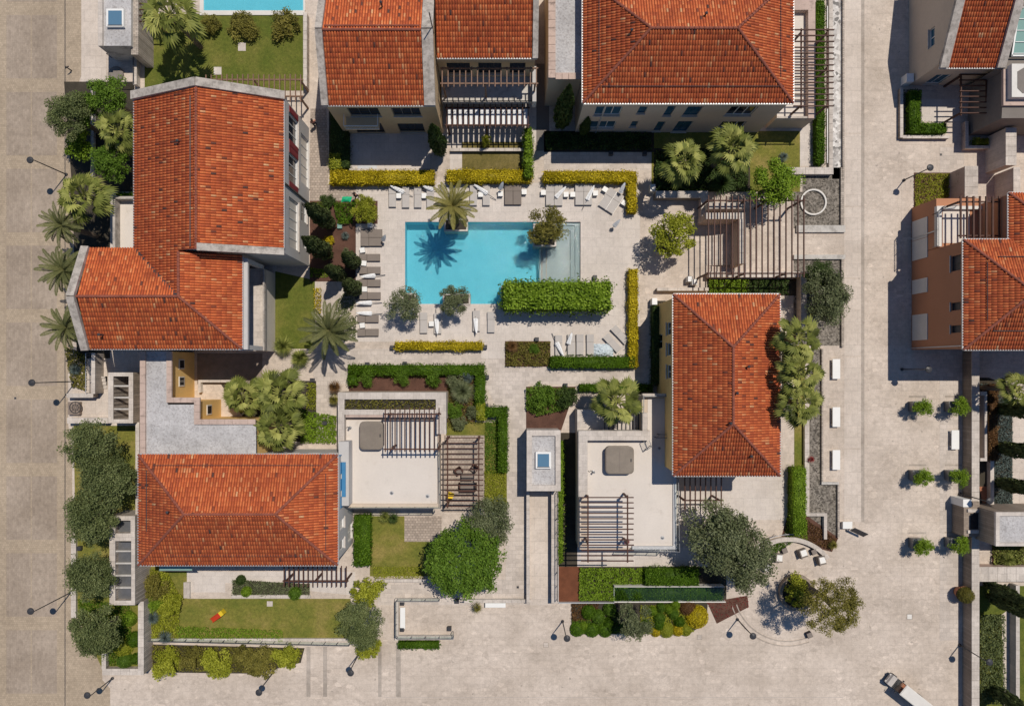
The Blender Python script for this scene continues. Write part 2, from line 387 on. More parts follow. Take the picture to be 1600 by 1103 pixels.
# ------------------------------------------------------------------ foliage builders
def unit(v): return v / np.maximum(np.linalg.norm(v, axis=-1, keepdims=True), 1e-9)
def leaf_quads(C, L, W, up=.6, nrm=None, r=RNG):
    n = len(C); d = unit(r.normal(size=(n,3))); 
    base = np.array([0,0,1.]) if nrm is None else nrm
    nn = unit(r.normal(size=(n,3))*(1-up)*1.2 + base*up)
    a = unit(np.cross(nn, d)); b = np.cross(nn, a)
    l = (L*r.uniform(.7,1.3,n))[:,None]*.5; w = (W*r.uniform(.7,1.3,n))[:,None]*.5
    V = np.stack([C-a*l, C+b*w, C+a*l, C-b*w], 1).reshape(-1,3)
    return V, np.arange(4*n).reshape(n,4)
_cache = {}
def crown_mesh(key, nl, leaf, clumps=26, cr=.34, up=.45, flat=1.0, gap=0.0, seed=1, aspect=.5, hollow=.4):
    k = ('crown',key)
    if k in _cache: return _cache[k]
    r = np.random.default_rng(seed)
    c = unit(r.normal(size=(clumps,3))); c[:,2] = np.abs(c[:,2])*1.0 - .35*r.random(clumps)
    c *= (hollow + (1-hollow-.10)*r.random(clumps)**.5)[:,None]
    c[:,:2] *= r.uniform(.85,1.12,(clumps,1))
    c[0]=(0,0,.55); c[1]=(.2,.12,.6); c[2]=(-.2,.1,.6); c[3]=(.02,-.24,.6); c[4]=(0,.02,.75)
    idx = r.integers(0, clumps, nl); rad = cr*r.uniform(.65,1.25,clumps)
    off = unit(r.normal(size=(nl,3)))*(r.random(nl)**.45)[:,None]*rad[idx][:,None]
    C = c[idx]+off; nrm = unit(off+np.array([0,0,.35])*cr)
    V,Q = leaf_quads(C, leaf, leaf*aspect, up, nrm, r)
    V[:,2] *= flat
    t = np.clip(.5 + r.normal(0,.13,clumps)[idx] + r.normal(0,.17,nl), 0, 1)
    me = npmesh('crown', V, Q, t); _cache[k] = me; return me
def ball_mesh(key, nl, leaf, seed=2, jitter=.05, dome=True):
    k = ('ball',key)
    if k in _cache: return _cache[k]
    r = np.random.default_rng(seed)
    d = unit(r.normal(size=(nl,3))); 
    if dome: d[:,2] = np.abs(d[:,2])
    C = d*(1-np.abs(r.normal(0,jitter,nl)))[:,None]
    V,Q = leaf_quads(C, leaf, leaf*.6, .6, d, r); t = np.clip(r.normal(.5,.2,nl),0,1)
    # solid heart so that nothing shows through
    n=12; hv=[]; hq=[]
    for i in range(7):
        ph=math.pi/2*i/6
        for j in range(n):
            th=2*math.pi*j/n; hv.append((.9*math.cos(ph)*math.cos(th),.9*math.cos(ph)*math.sin(th),.9*math.sin(ph)))
    for i in range(6):
        for j in range(n): hq.append((i*n+j,i*n+(j+1)%n,(i+1)*n+(j+1)%n,(i+1)*n+j))
    Q = np.concatenate([Q, np.array(hq)+len(V)]); V = np.concatenate([V, np.array(hv)]); t = np.concatenate([t, np.full(len(hq),.15)])
    me = npmesh('foliage', V, Q, t); _cache[k] = me; return me
def mat_copy(me, mat):
    k = (me.name, mat)
    if k in _cache: return _cache[k]
    m2 = me if len(me.materials)==0 else me.copy()
    if m2 is not me: m2.materials.clear()
    m2.materials.append(M[mat]); _cache[k] = m2; return m2
def trunk_mb(h, r, limbs, spread, seed, lean=0.):
    rr = random.Random(seed); mb = MB()
    mb.tube([(0,0,-.05),(lean*.3,0,h*.3),(lean*.7,lean*.2,h*.65),(lean,lean*.3,h)], [r*1.25,r,r*.85,r*.6], 7)
    for i in range(limbs):
        a = 2*math.pi*i/limbs+rr.uniform(-.4,.4); q = spread*rr.uniform(.6,.95); z0 = h*rr.uniform(.5,.8)
        mb.tube([(lean*.7,0,z0),(math.cos(a)*q*.5,math.sin(a)*q*.5,z0+(h-z0)*.7+.1),(math.cos(a)*q,math.sin(a)*q,h*1.02+rr.uniform(0,.25)*q)], [r*.55,r*.38,r*.14], 5)
    return mb
def tree(kind, x, y, rpx, zc, label, mat=None, name=None, flat=.8, group=None, cat='tree', sx=1., sy=1.):
    """crown seen at photo pixel (x, y), centre height zc, radius rpx"""
    c = P(x,y,zc); r = S(rpx,zc)
    specs = {'olive':('lf_olive',13000,.075,75,.26,.42), 'olive_dark':('lf_olive_dark',13000,.075,80,.26,.45), 'leafy':('lf_green',19000,.074,190,.19,.62),
             'bright':('lf_bright',7000,.10,60,.28,.55), 'lime':('lf_lime',5000,.11,45,.27,.5), 'sparse':('lf_bronze',13000,.058,120,.18,.5),
             'shrub':('lf_green',3200,.14,30,.34,.5), 'small_olive':('lf_olive',5200,.095,44,.27,.42)}
    m,nl,lf,cl,cr,up = specs[kind]; m = mat or m; var = random.randint(0,2)
    t = thing(name or ('olive_tree' if 'olive' in kind else 'leafy_tree'), label, cat, (c.x,c.y,0), group)
    me = mat_copy(crown_mesh((kind,var), nl, lf, cl, cr, up, seed=hash(kind)%97*0+ sum(map(ord,kind))+var*13, hollow={'sparse':.55,'leafy':.52}.get(kind,.38)), m)
    o = link('crown', me, None, t); o.location = (0,0,zc); o.scale = (r*sx*1.06,r*sy*1.06,r*flat); o.rotation_euler = (0,0,random.uniform(0,6.28))
    if abs(sx-sy) > .01: o.rotation_euler = (0,0,0)
    h = max(.3, zc-r*flat*.25); trunk_mb(h, max(.05,.045*h+.02*r), 5 if r>.8 else 3, r*.75, x*y, .1*r).build('trunk','trunk',None).parent = t
    return t
def shrub(x, y, rpx, h, mat, label, name='shrub', group=None, kind='ball', sx=1., sy=1., z0=0., cat='shrub'):
    zc = z0 + h*.5; c = P(x,y,zc); r = S(rpx,zc)
    if kind == 'ball':
        me = mat_copy(ball_mesh('s' if r<.8 else 'm', 650 if r<.8 else 1500, .17 if r<.8 else .10), mat)
    else:
        v = random.randint(0,1); me = mat_copy(crown_mesh(('shrub',v), 3600, .13, 34, .33, .5, seed=31+v, hollow=.25), mat)
    o = link(name, me, None); o.location = (c.x,c.y,z0 + (0 if kind=='ball' else h*.45)); o.scale = (r*sx,r*sy,h if kind=='ball' else h*.62)
    o.rotation_euler = (0,0,0 if sx!=sy else random.uniform(0,6.28))
    return tag(o, label, cat, group)
def hedge(rects, z1, mat, label, z0=0., dens=150, leaf=.155, name='hedge', zr=None, rough=.095, group=None):
    V=[];Q=[];T=[];n0=0
    for (x0,y0,x1,y1) in rects:
        a = P(x0,y0,z1 if zr is None else zr); b = P(x1,y1,z1 if zr is None else zr)
        X0,X1,Y0,Y1 = min(a.x,b.x),max(a.x,b.x),min(a.y,b.y),max(a.y,b.y); w=X1-X0; d=Y1-Y0; h=z1-z0
        faces = [((X0,Y0,z1),(w,0,0),(0,d,0),(0,0,1)),((X0,Y0,z0),(w,0,0),(0,0,h),(0,-1,0)),((X0,Y1,z0),(w,0,0),(0,0,h),(0,1,0)),
                 ((X0,Y0,z0),(0,d,0),(0,0,h),(-1,0,0)),((X1,Y0,z0),(0,d,0),(0,0,h),(1,0,0))]
        for o,u,v,nn in faces:
            o,u,v,nn = map(lambda q: np.array(q,float),(o,u,v,nn)); ar = np.linalg.norm(u)*np.linalg.norm(v)
            n = int(ar*dens*(1. if nn[2]>0 else .55))+4
            s=RNG.random((n,1)); t=RNG.random((n,1))
            C=o+u*s+v*t; C=C+nn*(RNG.normal(.0,rough,(n,1))+(.05*np.sin(C[:,:1]*1.9+C[:,1:2]*2.3)+.04*np.sin(C[:,:1]*4.1-C[:,1:2]*3.1+C[:,2:]*2))); Vq,Qq = leaf_quads(C, leaf, leaf*.62, .68, np.tile(nn,(n,1)))
            V.append(Vq); Q.append(Qq+n0); n0+=len(Vq)
            big = np.sin(C[:,0]*2.1+1.3*np.sin(C[:,1]*1.7))*.1+np.sin(C[:,1]*3.3+C[:,0]*.7)*.06
            T.append(np.clip(RNG.normal(.48,.25,n)+big*1.5,0,1))
        e=.05; bx = MB().box(X0+e,Y0+e,z0,X1-e,Y1-e,z1-e)
        V.append(np.array(bx.v)); Q.append(np.array(bx.f)+n0); n0+=8; T.append(np.full(6,.2))
    me = npmesh(name, np.concatenate(V), np.concatenate(Q), np.concatenate(T)); return tag(link(name, me, mat), label, 'hedge', group)
def inside(px, py, poly):
    r = np.zeros(len(px),bool); n=len(poly)
    for i in range(n):
        x0,y0=poly[i]; x1,y1=poly[(i+1)%n]
        if y0==y1: continue
        c=((y0>py)!=(y1>py)) & (px < (x1-x0)*(py-y0)/(y1-y0)+x0); r ^= c
    return r
def cover(pts, mat, label, h=.35, dens=210, leaf=.15, name='ground_cover', cat='ground cover', lumps=.6, z0=0.02):
    poly=[tuple(P(x,y,z0+h*.5).xy) for x,y in pts]; xs=[p[0] for p in poly]; ys=[p[1] for p in poly]
    n=int((max(xs)-min(xs))*(max(ys)-min(ys))*dens); px=RNG.uniform(min(xs),max(xs),n); py=RNG.uniform(min(ys),max(ys),n)
    k=inside(px,py,poly); px=px[k]; py=py[k]; n=len(px)
    f=(np.sin(px*3.1+np.sin(py*2.3)*1.5)*np.cos(py*3.7+px*.9)+1)/2
    z=z0+h*(.15+RNG.random(n)*.35+f*lumps*.6)
    V,Q=leaf_quads(np.stack([px,py,z],1),leaf,leaf*.55,.55); t=np.clip(RNG.normal(.45,.2,n)+(f-.5)*.25,0,1)
    o=link(name,npmesh(name,V,Q,t),mat); tag(o,label,cat); o['kind']='stuff'; return o
def fan_palm_mesh(v):
    k=('fan',v)
    if k in _cache: return _cache[k]
    r=np.random.default_rng(50+v); V=[];T=[]
    for i in range(31):
        az=i*2.399+r.uniform(-.35,.35); f=i/30; el=math.radians(68-98*f**.9+r.uniform(-10,10)); pl=.36+.24*f+r.uniform(-.08,.08)
        d=np.array([math.cos(el)*math.cos(az),math.cos(el)*math.sin(az),math.sin(el)]); side=np.array([-math.sin(az),math.cos(az),0]); upv=np.cross(d,side)*-1
        if upv[2]<0: upv=-upv
        hub=d*pl; t0=np.clip(.66-.25*f+r.normal(0,.22),0,1)
        V.append([side*.016,hub+side*.012,hub-side*.012,-side*.016]); T.append(.8)
        fr=.42*r.uniform(.85,1.12); n=13; tw=r.uniform(-.75,.75)
        for j in range(n):
            a=math.radians(-84+168*j/(n-1)); ss=side*math.cos(tw)+upv*math.sin(tw)
            dd=unit(d*math.cos(a)+ss*math.sin(a)); wv=unit(np.cross(dd,upv)); ln=fr*(1-.25*abs(math.sin(a)))*r.uniform(.9,1.08)
            mid=hub+dd*ln*.55+upv*.03; tip=hub+dd*ln-np.array([0,0,.10+.10*r.random()])
            V.append([hub,mid+wv*.036,tip,mid-wv*.036]); T.append(np.clip(t0+r.normal(0,.1),0,1))
    V=np.array(V).reshape(-1,3); me=npmesh('fronds',V,np.arange(len(V)).reshape(-1,4),T); _cache[k]=me; return me
def date_palm_mesh(v, nf=38, wide=.16):
    k=('date',v,nf)
    if k in _cache: return _cache[k]
    r=np.random.default_rng(80+v); V=[];T=[]
    for i in range(nf):
        az=i*2.399+r.uniform(-.15,.15); f=i/(nf-1); el=math.radians(74-88*f**.8+r.uniform(-6,6)); ln=r.uniform(.88,1.08)*(.75+.28*math.sin(math.pi*min(1,f*.9+.2)))
        p=np.zeros(3); e=el; pts=[p]; n=9
        for s in range(n):
            p=p+np.array([math.cos(e)*math.cos(az),math.cos(e)*math.sin(az),math.sin(e)])*ln/n; pts.append(p); e-=math.radians(5.5+4*f)
        side=np.array([-math.sin(az),math.cos(az),0]); t0=np.clip(.58-.22*f+r.normal(0,.1),0,1)
        for s in range(n):
            a,b=pts[s],pts[s+1]; V.append([a+side*.012,b+side*.008,b-side*.008,a-side*.012]); T.append(min(1,t0+.25))
            for q in range(4):
                c=a+(b-a)*(q/4); u=(s+q/4)/n; l=wide*(math.sin(math.pi*min(1,.12+u*.86))**.6)*r.uniform(.85,1.1); dr=unit(b-a)
                for sg in (-1,1):
                    d=unit(side*sg*.8+dr*.75+np.array([0,0,.25])); w=dr*.017; tip=c+d*l
                    V.append([c-w*.6,c+d*l*.5-w,tip,c+d*l*.5+w]); T.append(np.clip(t0+r.normal(0,.09),0,1))
    V=np.array(V).reshape(-1,3); me=npmesh('fronds',V,np.arange(len(V)).reshape(-1,4),T); _cache[k]=me; return me
def palm(kind, x, y, rpx, z, label, mat=None, group=None):
    c=P(x,y,z); r=S(rpx,z); v=random.randint(0,2)
    t=thing('fan_palm' if kind=='fan' else 'date_palm',label,'palm tree',(c.x,c.y,0),group)
    me=fan_palm_mesh(v) if kind=='fan' else date_palm_mesh(v)
    o=link('fronds',mat_copy(me,mat or ('lf_palm' if kind=='fan' else 'lf_date')),None,t); o.location=(0,0,z); s=r/(.98 if kind=='fan' else 1.0); o.scale=(s,s,s*.9); o.rotation_euler=(0,0,random.uniform(0,6.28))
    mb=MB(); zz=np.linspace(-.05,z+.05,9); mb.tube([(0,0,q) for q in zz],[.24+.05*(i%2)+(.08 if i in(7,8) else 0) for i in range(9)],9); o2=mb.build('trunk','trunk'); o2.parent=t
    return t
def spiky(x, y, rpx, h, mat, label, name='yucca', n=110, group=None, z0=0., cat='plant', wd=.035):
    c=P(x,y,z0+h); r=S(rpx,z0+h); k=('spk',n,wd)
    if k not in _cache:
        q=np.random.default_rng(5); V=[];T=[]
        for i in range(n):
            az=i*2.399; el=math.radians(85-100*(i/n)**.9); d=np.array([math.cos(el)*math.cos(az),math.cos(el)*math.sin(az),math.sin(el)]); s=np.array([-math.sin(az),math.cos(az),0])*wd
            m=d*.5+np.array([0,0,.06]); tip=d*q.uniform(.85,1.1)-np.array([0,0,.08]); V.append([d*.05,m+s,tip,m-s]); T.append(np.clip(q.normal(.55,.18),0,1))
        V=np.array(V).reshape(-1,3); _cache[k]=npmesh('leaves',V,np.arange(len(V)).reshape(-1,4),T)
    o=link(name,mat_copy(_cache[k],mat),None); o.location=(c.x,c.y,z0+max(.1,h-r*.35)); o.scale=(r,r,r*.8); o.rotation_euler=(0,0,random.uniform(0,6.28)); return tag(o,label,cat,group)
def cypress(x, y, h, r, label, mat='lf_cypress', group=None, z0=0., nl=2600):
    """base at photo pixel (x, y)"""
    c=P(x,y,z0); k=('cyp',nl)
    if k not in _cache:
        q=np.random.default_rng(9); u=q.random(nl)**.75; th=q.uniform(0,6.283,nl); prof=np.clip(np.sin(np.pi*np.clip(u*.86+.14,0,1))**.7,.05,1)*(1-u*.35)
        rr=prof*(.78+.25*q.random(nl))*(1+.13*np.sin(th*3+u*11)+.08*np.sin(th*5-u*23))
        C=np.stack([rr*np.cos(th),rr*np.sin(th),u],1); nn=np.stack([np.cos(th),np.sin(th),np.full(nl,.8)],1)
        V,Q=leaf_quads(C,.26,.12,.6,unit(nn),q); V[:,2]=C.repeat(4,0)[:,2]+(V[:,2]-C.repeat(4,0)[:,2])*.42
        hv=[];hq=[];n=10
        for i in range(9):
            uu=i/8.; p=.72*max(.03,(math.sin(math.pi*min(1,uu*.86+.14))**.7)*(1-uu*.35))
            for j in range(n): hv.append((p*math.cos(6.283*j/n),p*math.sin(6.283*j/n),uu*.97))
        for i in range(8):
            for j in range(n): hq.append((i*n+j,i*n+(j+1)%n,(i+1)*n+(j+1)%n,(i+1)*n+j))
        t=np.concatenate([np.clip(q.normal(.5,.2,nl),0,1),np.full(len(hq),.1)])
        Q=np.concatenate([Q,np.array(hq)+len(V)]); V=np.concatenate([V,np.array(hv)]); _cache[k]=npmesh('crown',V,Q,t)
    t=thing('cypress',label,'cypress',(c.x,c.y,z0),group)
    o=link('crown',mat_copy(_cache[k],mat),None,t); o.location=(0,0,.15); o.scale=(r,r,h-.15); o.rotation_euler=(0,0,random.uniform(0,6.28))
    tr=MB().tube([(0,0,-.05),(0,0,h*.3)],[.1,.07],6).build('trunk','trunk'); tr.parent=t; return t

# ------------------------------------------------------------------ roofs and houses
TW, TL = .245, .44
def tile_field(name, parent, polys):
    """polys: list of (3D corner list, downslope xy); one part made of single barrel tiles"""
    loc=parent.location; Vs=[];n0=0;tints=[]; un=MB()
    for poly,down in polys:
        p=[Vector(q) for q in poly]; d2=Vector((down[0],down[1])).normalized(); u2=Vector((-d2.y,d2.x))
        nrm=(p[1]-p[0]).cross(p[2]-p[0]).normalized(); nrm=nrm if nrm.z>0 else -nrm
        def zat(x,y): return p[0].z-(nrm.x*(x-p[0].x)+nrm.y*(y-p[0].y))/nrm.z
        us=[q.xy.dot(u2) for q in p]; ds=[q.xy.dot(d2) for q in p]; slope=-(zat(d2.x,d2.y)-zat(0,0)); cs=1/math.sqrt(1+slope*slope)
        stepd=TL*cs
        nu=int((max(us)-min(us))/TW)+2; ndn=int((max(ds)-min(ds))/stepd)+2
        U,D=np.meshgrid(min(us)+TW*.5+np.arange(nu)*TW, max(ds)-stepd*(.45+np.arange(ndn)))
        U=U.ravel();D=D.ravel(); X=U*u2.x+D*d2.x; Y=U*u2.y+D*d2.y
        k=inside(X,Y,[(q.x,q.y) for q in p]); X=X[k];Y=Y[k]; n=len(X)
        if n==0: continue
        X=X+0.; Y=Y+0.
        Z=np.array([zat(0,0)]*n)-(nrm.x*X+nrm.y*Y)/nrm.z
        dv=np.array([d2.x*cs,d2.y*cs,-slope*cs]); uv=np.array([u2.x,u2.y,0]); nv=np.array(nrm)
        hw=TW*.37; prof=[(-1,-.25),(-.55,.8),(.55,.8),(1,-.25)]
        tv=np.zeros((n,8,3)); C=np.stack([X,Y,Z],1)
        for e,(s,rs,lift) in enumerate(((-.58,.92,.014),(.55,1.,.022))):
            for j,(a,b) in enumerate(prof):
                lf=(lift+b*.066*rs+RNG.normal(0,.002,n))[:,None]
                tv[:,e*4+j]=C+dv*s*TL+uv*a*hw*rs+nv*lf
        Vs.append(tv.reshape(-1,3)); t=.12+.76*RNG.beta(1.7,1.9,n); sel=RNG.random(n); t=np.where(sel<.03,RNG.random(n)*.1,t); t=np.where(sel>.94,.82+RNG.random(n)*.16,t); tints.append(np.repeat(t,4))
        q=[(v.x,v.y,v.z-.01) for v in p]; 
        if (p[1]-p[0]).cross(p[2]-p[0]).z<0: q=q[::-1]
        un.add(q,[tuple(range(len(q)))])
    V=np.concatenate(Vs); n=len(V)//8; b=np.arange(n)[:,None]*8
    Q=np.concatenate([b+np.array([[0,1,5,4]]),b+np.array([[1,2,6,5]]),b+np.array([[2,3,7,6]]),b+np.array([[4,5,6,7]])],1).reshape(-1,4)
    V=V-np.array(loc)
    o=link(name,npmesh(name,V,Q,np.concatenate(tints)),'tile',parent); o['kind']='stuff'
    un.build('roof_deck','tile_under',parent); return o
def ridge_caps(parent, lines, r=.13, dark=False, name='ridge_cap'):
    for a,b in lines:
        mb=MB(); a=Vector(a);b=Vector(b);L=(b-a).length;n=max(1,int(L/.42));d=(b-a).normalized();s=d.cross(Vector((0,0,1))).normalized();u=s.cross(d)
        for i in range(n):
            p0=a+d*(L*i/n-.03);p1=a+d*(L*(i+1)/n);vs=[]
            for p,k,l in((p0,1.08,.035),(p1,.9,.0)):
                for j in range(6):
                    t=math.pi*j/5; vs.append(p+s*math.cos(t)*r*k+u*(math.sin(t)*r*k+l+.02))
            mb.add(vs,[(j,j+1,6+j+1,6+j) for j in range(5)]+[(5,4,3,2,1,0)])
        o=mb.build(name,'tile_ridge',parent); o['kind']='stuff'
def hip_roof(parent, x0,y0,x1,y1, ze, sl=.372, caps=True):
    """hip roof over a rectangle, ridge along the longer side"""
    w=x1-x0;d=y1-y0;h=min(w,d)/2;zr=ze+h*sl
    if w>=d: A=Vector((x0+h,(y0+y1)/2,zr));B=Vector((x1-h,(y0+y1)/2,zr))
    else: A=Vector(((x0+x1)/2,y0+h,zr));B=Vector(((x0+x1)/2,y1-h,zr))
    c=[Vector((x0,y0,ze)),Vector((x1,y0,ze)),Vector((x1,y1,ze)),Vector((x0,y1,ze))]
    if w>=d: pl=[([c[0],c[1],B,A],(0,-1)),([c[2],c[3],A,B],(0,1)),([c[3],c[0],A],(-1,0)),([c[1],c[2],B],(1,0))]; hips=[(A,c[0]),(A,c[3]),(B,c[1]),(B,c[2]),(A,B)]
    else: pl=[([c[0],c[1],A],(0,-1)),([c[2],c[3],B],(0,1)),([c[3],c[0],A,B],(-1,0)),([c[1],c[2],B,A],(1,0))]; hips=[(A,c[0]),(A,c[1]),(B,c[2]),(B,c[3]),(A,B)]
    tile_field('roof',parent,pl)
    if caps: ridge_caps(parent,[(a,b) for a,b in hips])
    gutters(parent,[(c[i],c[(i+1)%4]) for i in range(4)]); return A,B
def gutters(parent, lines):
    for a,b in lines:
        a=Vector(a);b=Vector(b);d=(b-a).normalized();s=Vector((d.y,-d.x,0))
        MB().bar(a+s*.05+Vector((0,0,-.06)),b+s*.05+Vector((0,0,-.06)),.11,.12).build('gutter','metal_light',parent)
def slab_sheet(parent,x0,y0,x1,y1,z,mat,name): return MB().box(x0,y0,z-.12,x1,y1,z).build(name,mat,parent)
def walls(parent, x0,y0,x1,y1,z0,z1,mat,op={},name='wall',depth=.22):
    """four walls with real openings; op[side] = [(a0,a1,z0,z1,pane_material,style)], a along x (S,N) or y (E,W)"""
    mb=MB()
    for side in 'SNEW':
        ops=op.get(side,[])
        if side in 'SN': lo,hi=x0,x1; pl=y0 if side=='S' else y1; f=lambda a,z,dd: (a,pl+dd*(1 if side=='S' else -1),z)
        else: lo,hi=y0,y1; pl=x0 if side=='W' else x1; f=lambda a,z,dd: (pl+dd*(1 if side=='W' else -1),a,z)
        As=sorted({lo,hi}|{v for o in ops for v in o[:2]}); Zs=sorted({z0,z1}|{v for o in ops for v in o[2:4]})
        for i in range(len(As)-1):
            for j in range(len(Zs)-1):
                am=(As[i]+As[i+1])/2; zm=(Zs[j]+Zs[j+1])/2
                if any(o[0]<am<o[1] and o[2]<zm<o[3] for o in ops): continue
                mb.add([f(As[i],Zs[j],0),f(As[i+1],Zs[j],0),f(As[i+1],Zs[j+1],0),f(As[i],Zs[j+1],0)],[(0,1,2,3)])
        for o in ops:
            a0,a1,b0,b1=o[:4]; c=[(a0,b0),(a1,b0),(a1,b1),(a0,b1)]
            for k in range(4):
                p,q=c[k],c[(k+1)%4]; mb.add([f(*p,0),f(*q,0),f(*q,depth),f(*p,depth)],[(0,1,2,3)])
            fm=MB(); t=.06; ff='white' if len(o)<6 else {'teal':'teal_paint','dark':'metal_dark','grey':'metal_grey'}[o[5]]
            def bx(a,b,c_,d_):
                p=f(a,c_,depth-.08); q=f(b,d_,depth-.005); fm.box(*[min(p[i],q[i]) for i in range(3)],*[max(p[i],q[i]) for i in range(3)])
            bx(a0,a1,b0,b0+t);bx(a0,a1,b1-t,b1);bx(a0,a0+t,b0+t,b1-t);bx(a1-t,a1,b0+t,b1-t)
            nm=max(0,int((a1-a0)/1.1)-0) if (a1-a0)>1.2 else 0
            for k in range(1,nm+1): am=a0+(a1-a0)*k/(nm+1); bx(am-t/2,am+t/2,b0+t,b1-t)
            w=fm.build('window',ff,parent)
            pm=MB(); p=f(a0+t,b0+t,depth-.03); q=f(a1-t,b1-t,depth+.02); pm.box(*[min(p[i],q[i]) for i in range(3)],*[max(p[i],q[i]) for i in range(3)])
            pm.build('pane',o[4],w)
            sm=MB(); p=f(a0-.08,b0-.09,-.10); q=f(a1+.08,b0-.005,depth-.09); sm.box(*[min(p[i],q[i]) for i in range(3)],*[max(p[i],q[i]) for i in range(3)]); sm.build('sill','capstone',w)
    return mb.build(name,mat,parent)
def vent(parent,x,y,z):
    p=P(x,y,z); MB().tube([(p.x,p.y,z-.4),(p.x,p.y,z+.35)],.07,8).lathe((p.x,p.y,z+.35),[(.13,0),(.13,.06),(.02,.14)],10).build('roof_vent','metal_dark',parent)
def rail_bar(parent,a,b,name='snow_guard'):
    a=Vector(a);b=Vector(b);mb=MB().tube([a,b],.035,5);n=max(2,int((b-a).length/1.0))
    for i in range(n+1):
        q=a+(b-a)*i/n; mb.tube([q,(q.x,q.y,q.z-.15)],.02,4)
    return mb.build(name,'metal_dark',parent)
def pergola(name,label,x0,y0,x1,y1,z,n,axis,beams,posts,z0=0.,mat='wood',sw=.09,sh=.14,group=None,bw=.12):
    """slats run along photo axis 'y' (vertical) or 'x'; beams: positions on the other axis; all read at height z"""
    c=P((x0+x1)/2,(y0+y1)/2,z); t=thing(name,label,'pergola',(c.x,c.y,z0),group)
    first=None
    for i in range(n):
        f=i/(n-1); j=random.uniform(-.03,.03)
        if axis=='y': a=P(x0+(x1-x0)*f,y0,z);b=P(x0+(x1-x0)*f,y1,z); a.y+=j;b.y+=j
        else: a=P(x0,y0+(y1-y0)*f,z);b=P(x1,y0+(y1-y0)*f,z); a.x+=j;b.x+=j
        if first is None: first=MB().bar(a,b,sw,sh).build('slat',mat,t); a0=a
        else:
            o=first.copy(); COL.objects.link(o); o.parent=t; o.location=a-a0
    for bpos in beams:
        if axis=='y': a=P(x0-3,bpos,z);b=P(x1+3,bpos,z)
        else: a=P(bpos,y0-3,z);b=P(bpos,y1+3,z)
        dz=Vector((0,0,-sh*.5-.085)); MB().bar(a+dz,b+dz,bw,.16).build('beam',mat,t)
    for (px,py) in posts:
        p=P(px,py,z); MB().box(p.x-.08,p.y-.08,z0,p.x+.08,p.y+.08,z-sh*.5-.166).build('post',mat,t)
    return t
def wall_thing(label,rects,z1,mat='stone_wall',cap='capstone',name='garden_wall',z0=0.,cat='wall',capt=.07,zr=None):
    a=P(rects[0][0],rects[0][1],z1); t=thing(name,label,cat,(a.x,a.y,z0)); m=MB(); c=MB()
    for r in rects:
        m.pbox(*r,z0,z1-capt,z1 if zr is None else zr); p=P(r[0],r[1],z1);q=P(r[2],r[3],z1); e=.03
        L=abs(q.x-p.x)>abs(q.y-p.y); n=max(1,int(max(abs(q.x-p.x),abs(q.y-p.y))/.9))
        for i in range(n):
            if L: xa=p.x-e+(q.x-p.x+2*e)*i/n;xb=p.x-e+(q.x-p.x+2*e)*(i+1)/n; k=MB().cbox(xa+.006,q.y-e,z1-capt,xb-.006,p.y+e,z1+random.uniform(-.004,.004),.012)
            else: ya=q.y-e+(p.y-q.y+2*e)*i/n;yb=q.y-e+(p.y-q.y+2*e)*(i+1)/n; k=MB().cbox(p.x-e,ya+.006,z1-capt,q.x+e,yb-.006,z1+random.uniform(-.004,.004),.012)
            k.build('capping_stone',cap,t)
    m.build('wall_body',mat,t); return t
def railing(label,pts,z0,h=1.0,glass=True,mat='metal_grey',name='railing'):
    """pts: photo pixels read at the rail height"""
    w=[P(x,y,z0+h) for x,y in pts]; t=thing(name,label,'railing',(w[0].x,w[0].y,z0)); 
    for a,b in zip(w[:-1],w[1:]):
        MB().bar(a,b,.06,.05).build('handrail',mat,t)
        L=(b-a).length;n=max(1,round(L/1.3));d=(b-a).normalized()
        for i in range(n+1):
            p=a+d*L*i/n; MB().bar((p.x,p.y,z0),(p.x,p.y,z0+h-.026),.05,.05).build('baluster',mat,t)
        if glass:
            for i in range(n):
                p=a+d*(L*i/n+.05);q=a+d*(L*(i+1)/n-.05); MB().bar((p.x,p.y,z0+h*.5),(q.x,q.y,z0+h*.5),.015,h*.8).build('glass_panel','clear_glass',t)
        else:
            m=MB();k=int(L/.14)
            for i in range(1,k): p=a+d*L*i/k; m.bar((p.x,p.y,z0+.05),(p.x,p.y,z0+h-.026),.018,.018)
            m.build('bars',mat,t)
    return t

# ------------------------------------------------------------------ the ground
POOL=(633,347,907,475)
def flat(name,pts,z,mat): return struct(MB().sheet(pts,z).build(name,mat))
g=MB(); a=P(POOL[0],POOL[3]);b=P(POOL[2],POOL[1]); R=160
g.add([(-R,-R,0),(R,-R,0),(R,R,0),(-R,R,0),(a.x,a.y,0),(b.x,a.y,0),(b.x,b.y,0),(a.x,b.y,0)],[(0,1,5,4),(1,2,6,5),(2,3,7,6),(3,0,4,7)])
struct(g.build('ground','paving'))
rd=flat('road',[(-400,-400),(127,-400),(127,118),(116,150),(113,560),(106,585),(106,660),(112,700),(116,960),(150,985),(160,1010),(160,1062),(172,1075),(174,1600),(-400,1600)],.006,'road')
for i,y in enumerate(range(-96,1200,120)):
    for xa,xb in ((10,48),(50,89)): MB().pbox(xa,y,xb,y+99,.006,.011).build('paving_panel','road_panel',rd)
for xa,xb in ((-110,-72),(-70,-32)):
    for y in range(-96,1200,120): MB().pbox(xa,y,xb,y+99,.006,.011).build('paving_panel','road_panel',rd)
MB().pbox(101,-300,102.2,1300,.006,.009).build('drain_slot','metal_dark',rd)
flat('side_path',[(127,-60),(166,-60),(166,140),(127,140)],.010,'paving_plain')
